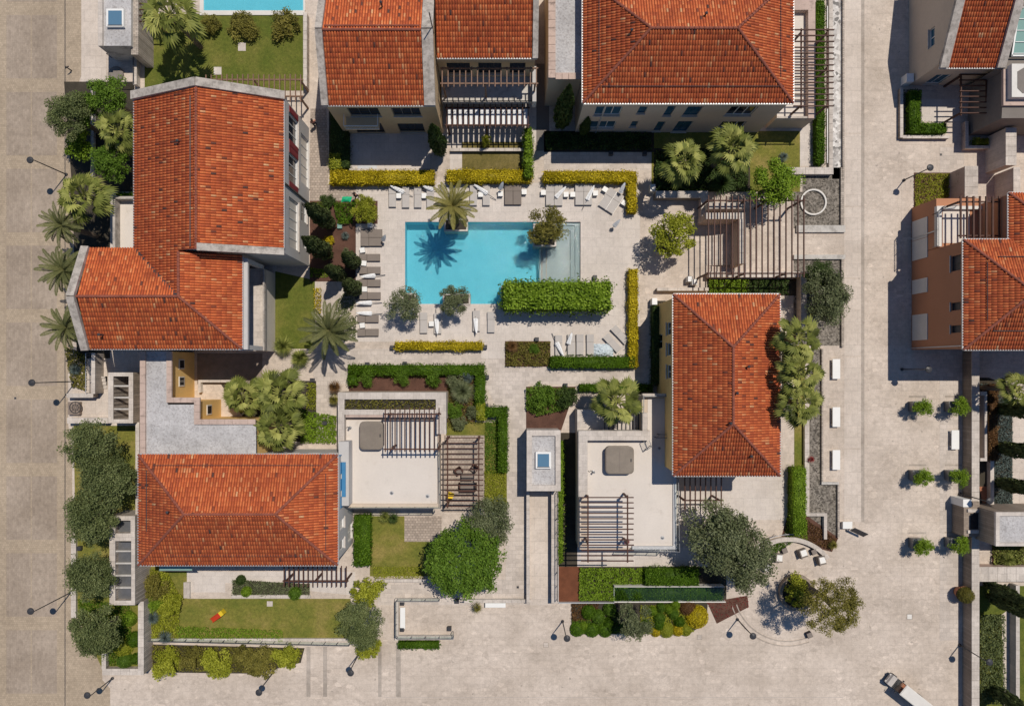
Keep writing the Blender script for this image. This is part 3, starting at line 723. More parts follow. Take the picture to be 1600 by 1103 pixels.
# pool terrace and its bands
dk=MB(); z=.008
for r in ((510,286,1000,347),(510,347,633,475),(907,347,1000,475),(556,475,1000,534),(752,534,1000,560)): dk.sheet([(r[0],r[1]),(r[2],r[1]),(r[2],r[3]),(r[0],r[3])],z)
struct(dk.build('pool_terrace','deck'))
cp=MB()
for r in ((625,339,914,347),(625,347,633,483),(907,347,914,445),(633,475,785,483)): 
    cp.pbox(*r,.004,.03,0)
o=struct(cp.build('pool_coping','deck'))
flat('cobbled_lane',[(485,170),(510,170),(514,268),(512,288),(556,290),(556,314),(484,314)],.009,'cobble_path')
flat('garden_path',[(492,438),(524,438),(556,520),(556,530),(492,530)],.009,'stone_path')
flat('courtyard_path',[(490,545),(1010,545),(1010,600),(800,600),(800,660),(790,660),(757,600),(543,600),(520,600),(520,690),(490,690)],.0075,'stone_path')
flat('centre_path',[(790,600),(825,600),(822,770),(830,945),(590,945),(590,905),(660,905),(790,905)],.0085,'stone_path')
flat('ramp_path',[(828,770),(862,770),(862,945),(828,945)],.0095,'paving_plain')
# east street: panels of paving in a border grid
st=struct(MB().sheet([(1318,-60),(1530,-60),(1530,1160),(1318,1160)],.005).build('street','paving'))
for ya,yb in ((-40,208),(210,322),(324,434),(436,556),(558,700),(702,815)): MB().pbox(1319,ya,1345,yb,.004,.012,0).build('paving_panel','paving_plain',st)
for ya,yb in ((-40,165),(167,380),(382,590),(592,815)): MB().pbox(1351,ya,1407.3,yb,.004,.012,0).build('paving_panel','paving',st)
MB().pbox(1345.6,-40,1350.4,815,.004,.010,0).build('paving_band','paving_band',st)
for ya,yb in ((230,440),(442,650),(652,860),(862,1000)):
    MB().pbox(1408.5,ya,1467,yb,.004,.012,0).build('paving_panel','paving',st); MB().pbox(1468.2,ya,1506,yb,.004,.012,0).build('paving_panel','stone_path',st)
# south street
so=struct(MB().sheet([(174,950),(1318,950),(1318,1160),(174,1160)],.004).build('south_street','paving'))
xs=[(233,321),(323,478),(486,504),(512,590),(597,618),(627,900),(902,1150),(1152,1408)]
for xa,xb in xs:
    for ya,yb in ((1018,1047.3),(1048.5,1088)): MB().pbox(xa,ya,xb,yb,.004,.010,0).build('paving_panel','paving',so)
    MB().pbox(xa,1091,xb,1140,.004,.010,0).build('paving_panel','paving',so)
for xa,xb in ((478.8,485.2),(504.8,511.2),(590.8,596.2),(618.8,626.2)): MB().pbox(xa,1010,xb,1088,.004,.009,0).build('paving_band','paving_band',so)
MB().pbox(600,1088.5,1318,1090,.004,.011,0).build('paving_band','stone_path',so)
# lawns and beds
def lawn(name,pts,mat='lawn',z=.016): return flat(name,pts,z,mat)
lawn('lawn',[(226,22),(474,22),(474,142),(226,142)],'lawn_rich')
lawn('lawn',[(430,424),(492,438),(492,545),(430,545)],'lawn_rich')
lawn('lawn',[(225,885),(292,885),(292,935),(548,935),(548,1000),(232,1000)],'lawn')
lawn('lawn',[(578,806),(632,806),(632,846),(690,846),(690,900),(578,900)],'lawn')
lawn('lawn',[(722,222),(816,222),(816,266),(722,266)],'lawn_dry')
lawn('lawn',[(1018,205),(1250,205),(1250,300),(1018,300)],'lawn')
lawn('lawn',[(115,665),(218,665),(218,1050),(160,1045),(120,960)],'lawn')
lawn('lawn',[(1530,915),(1640,915),(1640,1160),(1530,1160)],'lawn_rich')
lawn('lawn',[(1241,520),(1258,520),(1258,735),(1241,735)],'lawn')
def bed(pts,mat='soil',z=.020,name='planting_bed'): return flat(name,pts,z,mat)
bed([(484,314),(590,314),(590,350),(556,350),(556,440),(484,440)])
bed([(100,128),(210,128),(210,300),(172,300),(172,560),(120,560),(113,300)],'soil_dark')
bed([(545,586),(742,586),(742,660),(697,660),(697,612),(545,612)])
bed([(697,660),(792,660),(792,800),(757,800),(757,680),(697,680)],'lawn',.022)
bed([(872,676),(902,676),(902,886),(872,886)],'soil_dark')
bed([(872,885),(906,885),(906,941),(872,941)],'rust_bed',.024)
bed([(905,885),(1135,885),(1135,940),(905,940)],'soil_dark',.022)
bed([(893,941),(1106,941),(1104,972),(1080,988),(893,991)],'soil_dark',.023)
bed([(1105,941),(1168,930),(1170,948),(1120,974)],'soil',.024)
bed([(514,168),(546,200),(546,265),(514,265)],'soil_dark')
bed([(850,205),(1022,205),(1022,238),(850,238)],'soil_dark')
bed([(822,604),(900,604),(876,675),(822,675)],'soil')
bed([(789,533),(860,533),(860,573),(789,573)],'soil',.026)
bed([(1022,232),(1172,232),(1172,299),(1022,299)],'soil_dark',.021)
bed([(1105,436),(1245,436),(1245,462),(1105,462)],'soil_dark')
bed([(1018,470),(1040,470),(1040,600),(1018,600)],'soil_dark')
bed([(1428,270),(1506,270),(1506,325),(1428,328)],'soil',.026)
bed([(1530,590),(1545,590),(1570,600),(1640,600),(1640,800),(1530,800)],'soil_dark',.019)
bed([(1550,850),(1640,850),(1640,892),(1550,892)],'soil',.02)
bed([(232,1006),(476,1012),(470,1035),(400,1052),(240,1050)],'soil_dark',.022)
bed([(1262,806),(1310,840),(1300,862),(1220,842),(1230,806)],'soil',.022)
bed([(478,595),(494,595),(494,690),(405,690),(345,600),(400,590)],'soil_dark',.018)
bed([(364,906),(484,912),(484,932),(364,930)],'soil_dark',.03)
bed([(1530,760),(1548,760),(1548,785),(1536,790)],'terracotta',.03,'brick_path')
flat('garden_path',[(1582,595),(1660,595),(1660,800),(1582,790)],.025,'paving_plain')
flat('garden_path',[(1565,960),(1592,940),(1592,1160),(1570,1160)],.02,'paving_plain')
# house terraces
def terrace(pts,mat='deck',z=.012): return flat('terrace',pts,z,mat)
terrace([(546,190),(672,190),(672,266),(546,266)]); terrace([(690,150),(840,150),(840,222),(690,222)]); terrace([(703,222),(722,222),(722,266),(703,266)])
terrace([(287,893),(352,893),(352,925),(287,925)]); terrace([(352,893),(555,893),(555,930),(352,910)]); terrace([(632,806),(690,806),(690,846),(632,846)],'cobble_path',.02)
terrace([(694,680),(757,680),(757,800),(694,800)],'cobble_path',.03); terrace([(1050,745),(1230,745),(1230,812),(1050,812)]); terrace([(895,855),(1085,855),(1085,886),(895,886)])
terrace([(850,238),(1022,238),(1022,266),(850,266)],'stone_path',.01); terrace([(1235,170),(1275,170),(1275,260),(1235,260)]); terrace([(1440,155),(1500,155),(1500,190),(1440,190)])
terrace([(428,400),(432,400),(432,548),(398,548),(398,400)]); terrace([(108,550),(225,550),(225,665),(108,665)],'paving_plain',.014); terrace([(172,300),(212,300),(212,400),(172,400)],'deck')
# gravel beds
flat('gravel_bed',[(1254,262),(1318,262),(1318,357),(1240,357),(1240,300),(1254,300)],.018,'gravel_dark')
flat('gravel_bed',[(1240,403),(1318,403),(1318,540),(1240,540)],.018,'gravel_dark')
flat('gravel_bed',[(1265,545),(1283,545),(1283,755),(1308,755),(1308,838),(1265,838)],.018,'gravel_dark')
flat('gravel_bed',[(1300,-40),(1317,-40),(1317,280),(1300,280)],.018,'pebble_white')
for i,(r,l) in enumerate((((1314,262,1319,357),'kerb raised for its edge shadow, closing the gravel bed with the ring on the street side'),((1245,352,1321,363),'broad pale kerb south of the gravel bed with the ring'),
        ((1241,398,1321,405),'pale kerb north of the gravel bed with the olive'),((1315,405,1319,542),'thin kerb raised for its edge shadow, east of the gravel bed with the olive'),
        ((1284,545,1286.5,753),'thin kerb raised for its edge shadow, along the gravel strip by the white benches'),((1284,753,1311,757),'short pale kerb where the gravel strip widens'),
        ((1309,757,1312,840),'thin kerb raised for its edge shadow, at the wide end of the gravel strip'),((1317,-20,1319.5,280),'dark kerb along the white pebble strip'))):
    one('kerb',MB().pbox(*r,0,.28+.006*i),'concrete' if r[2]-r[0]>8 else 'stone_wall',l,'kerb')  # street-side kerbs raised in place of sunken gravel, to cast its edge shadow

# ------------------------------------------------------------------ swimming pool
pl=thing('swimming_pool','turquoise rectangular swimming pool in the middle terrace','swimming pool',P(633,475))
fl=MB()
def prect(x0,y0,x1,y1,z): 
    a=P(x0,y1);b=P(x1,y0); fl.add([(a.x,a.y,z),(b.x,a.y,z),(b.x,b.y,z),(a.x,b.y,z)],[(0,1,2,3)])
prect(633,347,843,475,-1.5); 
A=P(633,475);B=P(843,347); 
fl.add([(A.x,A.y,-1.5),(A.x,B.y,-1.5),(A.x,B.y,.004),(A.x,A.y,.004)],[(0,1,2,3)]); C=P(907,475)
fl.add([(A.x,B.y,-1.5),(B.x,B.y,-1.5),(B.x,B.y,.004),(A.x,B.y,.004)],[(0,1,2,3)]); fl.add([(A.x,A.y,-1.5),(C.x,A.y,-1.5),(C.x,A.y,.004),(A.x,A.y,.004)],[(3,2,1,0)])
fl.build('basin','pool_floor',pl)
MB().pbox(843,360,892,475,-1.5,-.5,0).pbox(843,352,892,360,-1.5,-.36,0).pbox(892,352,899,475,-1.5,-.36,0).build('step','pool_step',pl)
MB().pbox(843,347,899,352,-1.5,-.22,0).pbox(899,347,907,475,-1.5,-.22,0).build('step','pool_step',pl)
MB().pbox(846,362,848,475,-1.5,-.47,0).pbox(853,362,855,475,-1.5,-.48,0).build('step_edge','paving_band',pl)
a=P(633,475);b=P(844,347);MB().add([(a.x,a.y,-.1),(b.x,a.y,-.1),(b.x,b.y,-.1),(a.x,b.y,-.1)],[(0,1,2,3)]).build('water','water',pl)
a=P(844,475);b=P(907,347);MB().add([(a.x,a.y,-.1),(b.x,a.y,-.1),(b.x,b.y,-.1),(a.x,b.y,-.1)],[(0,1,2,3)]).build('water','water_shallow',pl)
for r,l in (((694,342,731,362),'stone planter holding the date palm at the pool edge'),((833,350,869,386),'square stone planter in the pool holding the olive'),((628,458,650,477),'stone planter cutting the lower left pool corner'),
            ((692,459,735,477),'stone planter with an olive on the lower pool edge'),((783,447,950,489),'long stone planter under the tall leafy hedge by the pool')):
    t=thing('planter',l,'planter',P(r[0],r[3])); x0,y0,x1,y1=r; MB().pbox(x0,y0,x1,y0+2.5,-1.5,.16,0).pbox(x0,y1-2.5,x1,y1,-1.5,.16,0).pbox(x0,y0+2.5,x0+2.5,y1-2.5,-1.5,.16,0).pbox(x1-2.5,y0+2.5,x1,y1-2.5,-1.5,.16,0).build('rim','capstone',t)
    MB().pbox(x0+2.5,y0+2.5,x1-2.5,y1-2.5,-1.5,.08,0).build('soil','soil_dark',t)
t=thing('swimming_pool','second turquoise pool cut by the top edge behind the lawn','swimming pool',P(318,17))
MB().pbox(318,-90,474,17,.002,.012,0).build('basin','pool_floor',t); MB().sheet([(319,-90),(473,-90),(473,16.5),(319,16.5)],.03).build('water','water',t)
MB().pbox(312,16.8,476,24,0,.10).build('coping','offwhite',t); MB().pbox(474,-90,477,16.8,0,.10).build('coping','offwhite',t); MB().pbox(312,-90,318,16.8,0,.10).build('coping','offwhite',t)

# ------------------------------------------------------------------ house with two joined gables, upper left
sl=.372
t=thing('house','large house with joined red tile gables beside the road, upper left','house',(-28,12,0)); HA=t
ze=8.3; xl,xr,yt,yb=-34.1,-20.4,24.6,11.0; xm=(xl+xr)/2; zr=ze+(xr-xl)/2*sl; xr2,yb2,xw=-24.2,1.76,-38.2; xm2=(xl+xr2)/2; zr2=ze+(xr2-xl)/2*sl; ym=(yb+yb2)/2; zw=zr2
xi=xl+(zr2-ze)/sl    # where the left slope reaches the lower ridge
yN=(575-142)*(H-zr)/F
tile_field('roof',t,[([(xl,yt,ze),(xl,yb,ze),(xi,ym,zr2),(xi,yb-.5,zr2),(xm,yb-.5,zr),(xm,yt+.15,zr)],(-1,0)),([(xr,yb,ze),(xr,yt,ze),(xm,yt+.15,zr),(xm,yb,zr)],(1,0)),
    ([(xw,yb,ze),(xw,ym,zw),(xm2,ym,zw),(xl,yb,ze)],(0,1)),([(xw,yb2,ze),(xr2,yb2,ze),(xm2,ym,zw),(xw,ym,zw)],(0,-1)),([(xr2,yb2,ze),(xr2,yb-.6,ze),(xm2,yb-.6,zr2),(xm2,ym,zr2)],(1,0))])
ridge_caps(t,[((xm,yb-.5,zr),(xm,yt+.15,zr)),((xw,ym,zw),(xm2,ym,zw)),((xm2,ym,zr2),(xm2,yb-.6,zr2)),((xm2,ym,zw),(xr2,yb2,ze))])
MB().bar((xl,yb,ze+.02),(xm2-.1,ym,zr2+.02),.3,.03).build('valley','metal_dark',t)
def gable_coping(par,pts,w,mat='coping'):
    for a,b in zip(pts[:-1],pts[1:]): MB().bar(Vector(a)+Vector((0,0,.12)),Vector(b)+Vector((0,0,.12)),w,.34).build('coping',mat,par)
gable_coping(t,[(xl-.15,yt+.35,ze),(xm,yt+.55,zr),(xr+.15,yt+.35,ze)],.75)
gable_coping(t,[(xm+.1,yb-.35,zr),(xr+.1,yb-.35,ze)],.65); gable_coping(t,[(xw-.3,yb+.1,ze),(xw-.5,ym,zw),(xw-.3,yb2-.1,ze)],.7)
gutters(t,[((xr,yb,ze),(xr,yt,ze)),((xl,yt,ze),(xl,yb,ze)),((xw,yb2,ze),(xr2,yb2,ze)),((xr2,yb2,ze),(xr2,yb-.7,ze))])
E=[(21.6,24.1,3.9,6.7,'glass_dark'),(17.7,20.3,3.9,6.7,'glass_dark'),(18.6,23.5,.15,2.9,'curtain'),(11.5,16.2,3.7,6.6,'curtain'),(14.8,16.6,.9,2.7,'glass_dark'),(12.2,13.0,.9,2.2,'glass_dark')]
walls(t,xl+.15,yb-.4,xr-.02,yt+.3,0,ze-.1,'plaster_grey',{'E':E})
MB().add([(xl+.15,yt+.3,ze-.1),(xr-.02,yt+.3,ze-.1),(xm,yt+.3,zr-.05),(xr-.02,yb-.4,ze-.1),(xl+.15,yb-.4,ze-.1),(xm,yb-.4,zr-.05)],[(0,1,2),(3,4,5)]).build('gable','plaster_grey',t)
for w0,w1 in ((21.6,24.1),(17.7,20.3)):
    for c in (w0-.33,w1+.33):
        s=MB()
        s.box(xr+.0,c-.30,3.95,xr+.05,c+.30,6.65); k=s.build('shutter','maroon',t)
        q=MB()
        for j in range(8): q.obox((xr+.065,c,4.2+j*.3),.012,.46,.16,0,0,.5)
        q.build('slat','maroon',k)
MB().bar((xr+.08,17.0,0),(xr+.08,17.0,ze-.1),.12,.12).build('downpipe','metal_dark',t)
walls(t,xw+.2,yb2+.12,xr2-2.3,yb-.15,0,ze-.1,'plaster_grey',{'E':[(2.6,5.2,3.6,6.4,'glass_dark'),(6.2,9.4,3.6,6.4,'glass_dark')],'S':[]})
MB().add([(xw+.2,yb2+.12,ze-.1),(xw+.2,yb-.15,ze-.1),(xw+.2,ym,zw-.05)],[(0,2,1)]).build('gable','plaster_grey',t)
# flat loggia frame in front of the lower wing and the small balcony on the road side
MB().pbox(379,404,387,546,7.75,8.1).build('frame_beam','plaster_grey',t); MB().pbox(379,404,387,410,3.4,7.75,7.7).build('frame_column','plaster_grey',t); MB().pbox(379,539,387,546,3.4,7.75,7.7).build('frame_column','plaster_grey',t)
MB().pbox(372,420,412,548,0,3.4).build('balcony','cream_floor',t); MB().pbox(372,422,410,546,3.4,3.43).build('balcony_floor','capstone',t); MB().pbox(410.5,420,413,548,3.4,3.95).build('parapet','coping',t)
MB().pbox(176,307,211,388,0,3.6).build('balcony','plaster_grey',t); MB().pbox(186,320,211,388,3.6,3.63).build('balcony_floor','cream_floor',t)
MB().pbox(176,307,211,311,3.6,4.5).pbox(176,311,180,388,3.6,4.5).build('parapet','coping',t)
vent(t,280,222,10.2); vent(t,158,523,9.2)
rail_bar(t,P(141,497,9.3),P(310,497,9.3)); rail_bar(t,P(316,412,9.35),P(316,478,9.35)); rail_bar(t,P(297,150,10.8),P(297,385,10.8),'lightning_rod')

# ------------------------------------------------------------------ hipped house, lower left
t=thing('house','hipped red tile house with cream walls above the lawn, lower left','house',(-25,-13,0)); HB=t
x0,x1,y0,y1=-34.4,-15.75,-18.45,-8.1
hip_roof(t,x0,y0,x1,y1,7.0)
walls(t,x0+.35,y0+.35,x1-.1,y1-.3,0,6.9,'plaster_grey',{'E':[(-17.6,-16.6,3.9,5.7,'glass_dark'),(-15.6,-14.6,3.9,5.7,'curtain'),(-17.6,-15.9,.2,2.4,'curtain')],
   'N':[(-21.2,-20.2,4.2,5.8,'glass_blue'),(-19.2,-18.2,4.2,5.8,'glass_blue'),(-17.2,-16.3,4.2,5.8,'glass_blue')]})
for xx in (-21.7,-19.7,-17.7,-16.0): MB().box(xx-.22,y1-.3,4.2,xx+.22,y1-.24,5.8).build('shutter','blue_paint',t)
for yy in (-9.6,-11.2,-12.9): MB().box(x1-.08,yy-.55,4.0,x1-.03,yy+.55,5.6).build('shutter','blue_paint',t)
rail_bar(t,P(239,727,7.5),P(500,727,7.5)); rail_bar(t,P(229,735,7.5),P(229,830,7.5)); rail_bar(t,P(509,740,7.5),P(509,860,7.5)); rail_bar(t,P(260,868,7.4),P(505,868,7.4)); vent(t,264,799,8.4)
t=thing('roof_balcony','narrow glass canopy under the eave of the lower left house','canopy',P(249,883,3)); MB().pbox(249,884,300,891,2.9,2.96).build('glass_panel','glass_green',t); MB().pbox(248,883,301,884,2.88,3.0).pbox(248,891,301,892,2.88,3.0).build('frame','metal_grey',t)

# ------------------------------------------------------------------ hipped house right of centre
t=thing('house','tall hipped red tile house with ochre west wall, right of the pool','house',(20,-2,0)); HC=t
x0,x1,y0,y1=15.6,25.5,-10.0,6.84
hip_roof(t,x0,y0,x1,y1,7.5)
walls(t,x0+.1,y0+.3,x1-.3,y1-.3,0,7.4,'plaster_yellow',{'W':[(3.2,4.4,4.5,6.2,'glass_dark'),(1.2,2.4,4.5,6.2,'glass_dark'),(-1.0,.3,4.5,6.2,'glass_dark'),(2.0,3.4,.4,2.6,'glass_dark')]})
vent(t,1168,573,8.9); vent(t,1140,661,9.35); vent(t,1172,712,8.2); vent(t,1150,614,9.3)

# ------------------------------------------------------------------ big hipped house at the top
t=thing('house','wide hipped red tile house with teal windows at the top edge','house',(16.7,30,0)); HD=t
x0,x1,y0,y1=7.1,26.4,24.3,35.9
hip_roof(t,x0,y0,x1,y1,8.3)
def wx(px,z): return (px-NX)*(H-z)/F
S_=[(wx(930,6),wx(971,6),4.7,7.0,'glass_blue'),(wx(998,6.4),wx(1011,6.4),5.2,7.0,'glass_blue','teal'),(wx(1040,6),wx(1053,6),4.6,7.1,'glass_blue','teal'),(wx(1071,6),wx(1095,6),4.6,7.0,'glass_blue','teal'),(wx(1138,6),wx(1180,6),4.7,7.0,'glass_dark'),
    (wx(921,2),wx(961,2),1.1,3.2,'glass_blue'),(wx(986,2.5),wx(996,2.5),1.6,3.2,'glass_blue','teal'),(wx(1025,2),wx(1037,2),.3,3.1,'glass_blue','teal'),(wx(1056,2),wx(1079,2),.1,3.2,'glass_blue','teal'),(wx(1124,2),wx(1162,2),.9,3.1,'glass_dark')]
walls(t,x0+.12,y0+.18,x1-.2,y1-.3,0,8.2,'plaster_sand',{'S':S_})
MB().bar((9.35,y0+.1,0),(9.35,y0+.1,8.1),.1,.1).build('downpipe','metal_light',t)
rail_bar(t,P(940,135,8.9),P(1225,135,8.9)); rail_bar(t,P(936,0,8.9),P(936,120,8.9)); rail_bar(t,P(1220,0,8.9),P(1220,120,8.9)); vent(t,986,50,10.0); vent(t,1102,24,10.0)
t=thing('flat_roof_annex','flat gravel roof annex with stone rim left of the wide top house','building',P(858,125)); 
MB().pbox(857,-60,909,124,0,6.6).build('wall','plaster_sand',t); MB().pbox(868,-60,909,114,6.6,6.63).build('gravel','gravel_white',t)
for i in range(14): MB().pbox(857,-60+13*i+.3,868,-47+13*i-.3,6.6,6.85).build('rim_stone','plaster_pink',t)
for i in range(4): MB().pbox(868.3+10.2*i,114,878+10.2*i,124,6.6,6.82).build('rim_stone','plaster_pink',t)

# ------------------------------------------------------------------ twin house at the top left of centre
t=thing('house','red tile twin house with pergola balconies at the top, above the pool','house',(-7,28,0)); HE=t
ze=8.3;yb=24.1;d=5.85;zr=ze+d*sl;xl,xr=-16.25,-7.45
tile_field('roof',t,[([(xl,yb,ze),(xr,yb,ze),(xr,yb+d,zr),(xl,yb+d,zr)],(0,-1)),([(xr,yb+2*d,ze),(xl,yb+2*d,ze),(xl,yb+d,zr),(xr,yb+d,zr)],(0,1)),
   ([(-6.3,28.45,ze),(2.45,28.45,ze),(2.45,28.45+d,zr),(-6.3,28.45+d,zr)],(0,-1)),([(2.45,28.45+2*d,ze),(-6.3,28.45+2*d,ze),(-6.3,28.45+d,zr),(2.45,28.45+d,zr)],(0,1))])
ridge_caps(t,[((xl,yb+d,zr),(xr,yb+d,zr))]); ridge_caps(t,[((xl+.2,yb+d+.4,zr-.1),(xr-.2,yb+d+.4,zr-.1))],.09)
gable_coping(t,[(xl-.3,yb-.05,ze),(xl-.3,yb+d,zr),(xl-.3,yb+2*d,ze)],.62); gable_coping(t,[(xr+.52,yb-.05,ze),(xr+.52,yb+d,zr),(xr+.52,yb+2*d,ze)],1.0); gable_coping(t,[(2.72,28.35,ze),(2.72,28.45+d,zr)],.5)
gutters(t,[((xl-.5,yb,ze),(xr+1.0,yb,ze)),((-6.3,28.45,ze),(2.9,28.45,ze))])
walls(t,xl-.45,yb+.25,xr+.95,yb+2*d-.2,0,8.2,'plaster_beige',{'S':[(wx(545,6),wx(593,6),4.9,7.0,'glass_dark','grey'),(wx(613,6),wx(657,6),4.9,7.0,'glass_dark','grey'),(wx(553,2),wx(598,2),.1,3.0,'glass_dark','dark'),(wx(622,2),wx(662,2),.4,2.9,'glass_dark','dark')]})
for sx in (xl-.45,xr+.95): MB().add([(sx,yb+.25,8.2),(sx,yb+2*d-.2,8.2),(sx,yb+d,zr-.05)],[(0,1,2)]).build('gable','plaster_beige',t)
walls(t,-6.45,28.75,2.75,28.45+2*d-.2,0,8.2,'plaster_beige',{'S':[(-5.6,-3.4,4.2,6.6,'glass_dark','dark'),(-2.6,-.4,4.2,6.6,'glass_dark','dark'),(.4,1.9,4.2,6.6,'glass_dark','dark'),(-5.4,-2.4,.2,2.7,'glass_dark','dark'),(-1.2,1.6,.2,2.7,'glass_dark','dark')]})
a=P(541,176,4.6);b=P(593,176,4.6); MB().box(a.x,yb-.95,4.55,b.x,yb+.24,4.68).build('balcony_floor','plaster_beige',t)
r=MB().bar((a.x,yb-.93,5.6),(b.x,yb-.93,5.6),.06,.05).bar((a.x,yb-.93,4.72),(b.x,yb-.93,4.72),.05,.05)
for i in range(22): q=a.x+(b.x-a.x)*i/21; r.bar((q,yb-.93,4.68),(q,yb-.93,5.6),.02,.02)
for q in (a.x,b.x): r.bar((q,yb-.93,5.6),(q,yb+.2,5.6),.05,.05)
r.build('balcony_rail','white',t)
vent(t,596,7,10.0)
MB().pbox(690,108,836,159,3.0,3.55).build('balcony_floor','concrete',t); MB().pbox(690,157.5,836,159.5,3.55,3.8).build('kerb','coping',t)
MB().pbox(832,104,838,159,3.55,5.0).build('side_wall','plaster_grey',t)
railing('dark bar railing along the balcony between the two pergolas',[(692,158),(833,158)],3.55,1.0,False,'metal_dark')

# ------------------------------------------------------------------ gabled house, upper right corner
t=thing('house','tall beige gabled house casting a shadow on the street, upper right','house',P(1422,130)); HF=t
ze,yb,yr,zr=5.0,29.0,34.5,7.5; xl=41.9; xr=47.4
tile_field('roof',t,[([(xl+.75,yb,ze),(xr,yb,ze),(xr,yr,zr),(xl+.75,yr,zr)],(0,-1)),([(xr,yr+5.5,ze),(xl+.75,yr+5.5,ze),(xl+.75,yr,zr),(xr,yr,zr)],(0,1))])
ridge_caps(t,[((xl+.7,yr,zr),(xr,yr,zr))])
gable_coping(t,[(xl+.35,yb-.05,ze),(xl+.35,yr,zr),(xl+.35,yr+5.5,ze)],.8); gable_coping(t,[(xr+.35,yb-.05,ze),(xr+.35,yr,zr)],.8); gutters(t,[((xl,yb,ze),(xr+.7,yb,ze))])
walls(t,xl+.02,yb+.35,xr+.6,yr+5.2,0,ze-.1,'plaster_sand',{'W':[(31.6,33.4,3.4,4.3,'glass_blue')],'S':[(43.2,44.8,.3,2.6,'glass_blue')]})
MB().add([(xl+.02,yb+.35,ze-.1),(xl+.02,yr+5.2,ze-.1),(xl+.02,yr,zr-.05)],[(0,2,1)]).build('gable','plaster_sand',t)
one('meter_box',MB().pbox(1417,115,1428,128,0,1.1),'white','small white box at the foot of the beige gabled house wall','box')
t=thing('building','beige flat building with glass roof at the upper right corner','building',P(1545,190)); 
MB().pprism([(1556,108),(1570,108),(1590,0),(1590,-60),(1700,-60),(1700,185),(1565,185),(1569,110)],0,5.0).build('wall','plaster_dark',t)
MB().pbox(1568,108,1660,165,5.0,5.3).build('parapet','plaster_pink',t); MB().pbox(1581,100,1660,152,5.3,5.9).build('roof_box','offwhite',t)
MB().pprism([(1582,86),(1592,20),(1660,-40),(1660,86)],5.0,5.35).build('glass_roof','glass_green',t)
for q in range(5): a=P(1584+q*2.5,84-q*18,5.42);b=P(1660,84-q*18,5.42); MB().bar(a,b,.06,.06).build('glazing_bar','white',t)
MB().bar(P(1581,88,5.45),P(1593,10,5.45),.14,.1).build('glazing_bar','white',t); MB().bar(P(1580,87.5,5.45),P(1660,87.5,5.45),.14,.1).build('glazing_bar','white',t)
MB().pprism([(1590,112),(1600,106),(1660,106),(1660,146),(1598,146),(1590,138)],5.9,5.93).build('painted_recess','plaster_dark',t)  # flat dark panel: the opening's shade is in its colour, nothing is recessed

# ------------------------------------------------------------------ orange house at the right edge
t=thing('house','orange rendered house with red hipped roof at the right edge','house',P(1421,546)); HG=t
x0,x1,y0,y1=42.1,60.0,1.7,11.8
hip_roof(t,x0,y0,x1,y1,8.2)
walls(t,x0+.1,y0+.2,x1-.2,y1-.1,0,8.1,'plaster_orange',{'W':[(wy,wy+h_,z0_,z1_,m_,'dark') for wy,h_,z0_,z1_,m_ in ((3.3,.7,6.3,7.7,'metal_dark'),(5.4,.75,6.3,7.7,'metal_dark'),(9.1,1.45,6.3,7.7,'metal_dark'))]})
# lower storey in front with white shutters
for ya,yb_ in ((343,406),(436,459),(491,532)):
    Ya=(NY-ya)*(H-1.3)/F;Yb=(NY-yb_)*(H-1.3)/F; n=max(1,round((Ya-Yb)/2.0))
    for k in range(n):
        s=MB().box(x0+.02,Yb+(Ya-Yb)*k/n+.03,.25,x0+.09,Yb+(Ya-Yb)*(k+1)/n-.03,2.75); o=s.build('shutter','offwhite',t); q=MB()
        for j in range(12): q.box(x0+.012,Yb+(Ya-Yb)*k/n+.12,.4+j*.19,x0+.022,Yb+(Ya-Yb)*(k+1)/n-.12,.42+j*.19)
        q.build('slat','metal_light',o)
for yy in (y0+.35,y1+1.6): MB().bar((x0-.02,yy,0),(x0-.02,yy,8.0 if yy<5 else 4.2),.1,.1).build('downpipe','metal_light',t)
walls(t,46.4,11.9,60,16.0,0,8.0,'plaster_orange',{})
hip_roof(t,46.3,8.0,66,16.1,8.15)
xa=x0+.1; MB().box(xa,y1-.05,0,46.5,16.6,4.1).build('terrace_block','plaster_orange',t); MB().pbox(1473,324,1515,380,4.1,4.14).build('terrace_floor','cream_floor',t)
MB().pbox(1464,322,1472,385,4.1,4.5).pbox(1472,322,1560,327,4.1,4.5).build('parapet','offwhite',t)
railing('grey railing round the roof terrace of the orange house',[(1467,384),(1467,332),(1478,322),(1500,320)],4.1,1.0,False)
rail_bar(t,P(1543,410,9.0),P(1543,500,9.0)); rail_bar(t,P(1560,401,9.0),P(1640,401,9.0)); rail_bar(t,P(1552,517,9.0),P(1640,517,9.0))

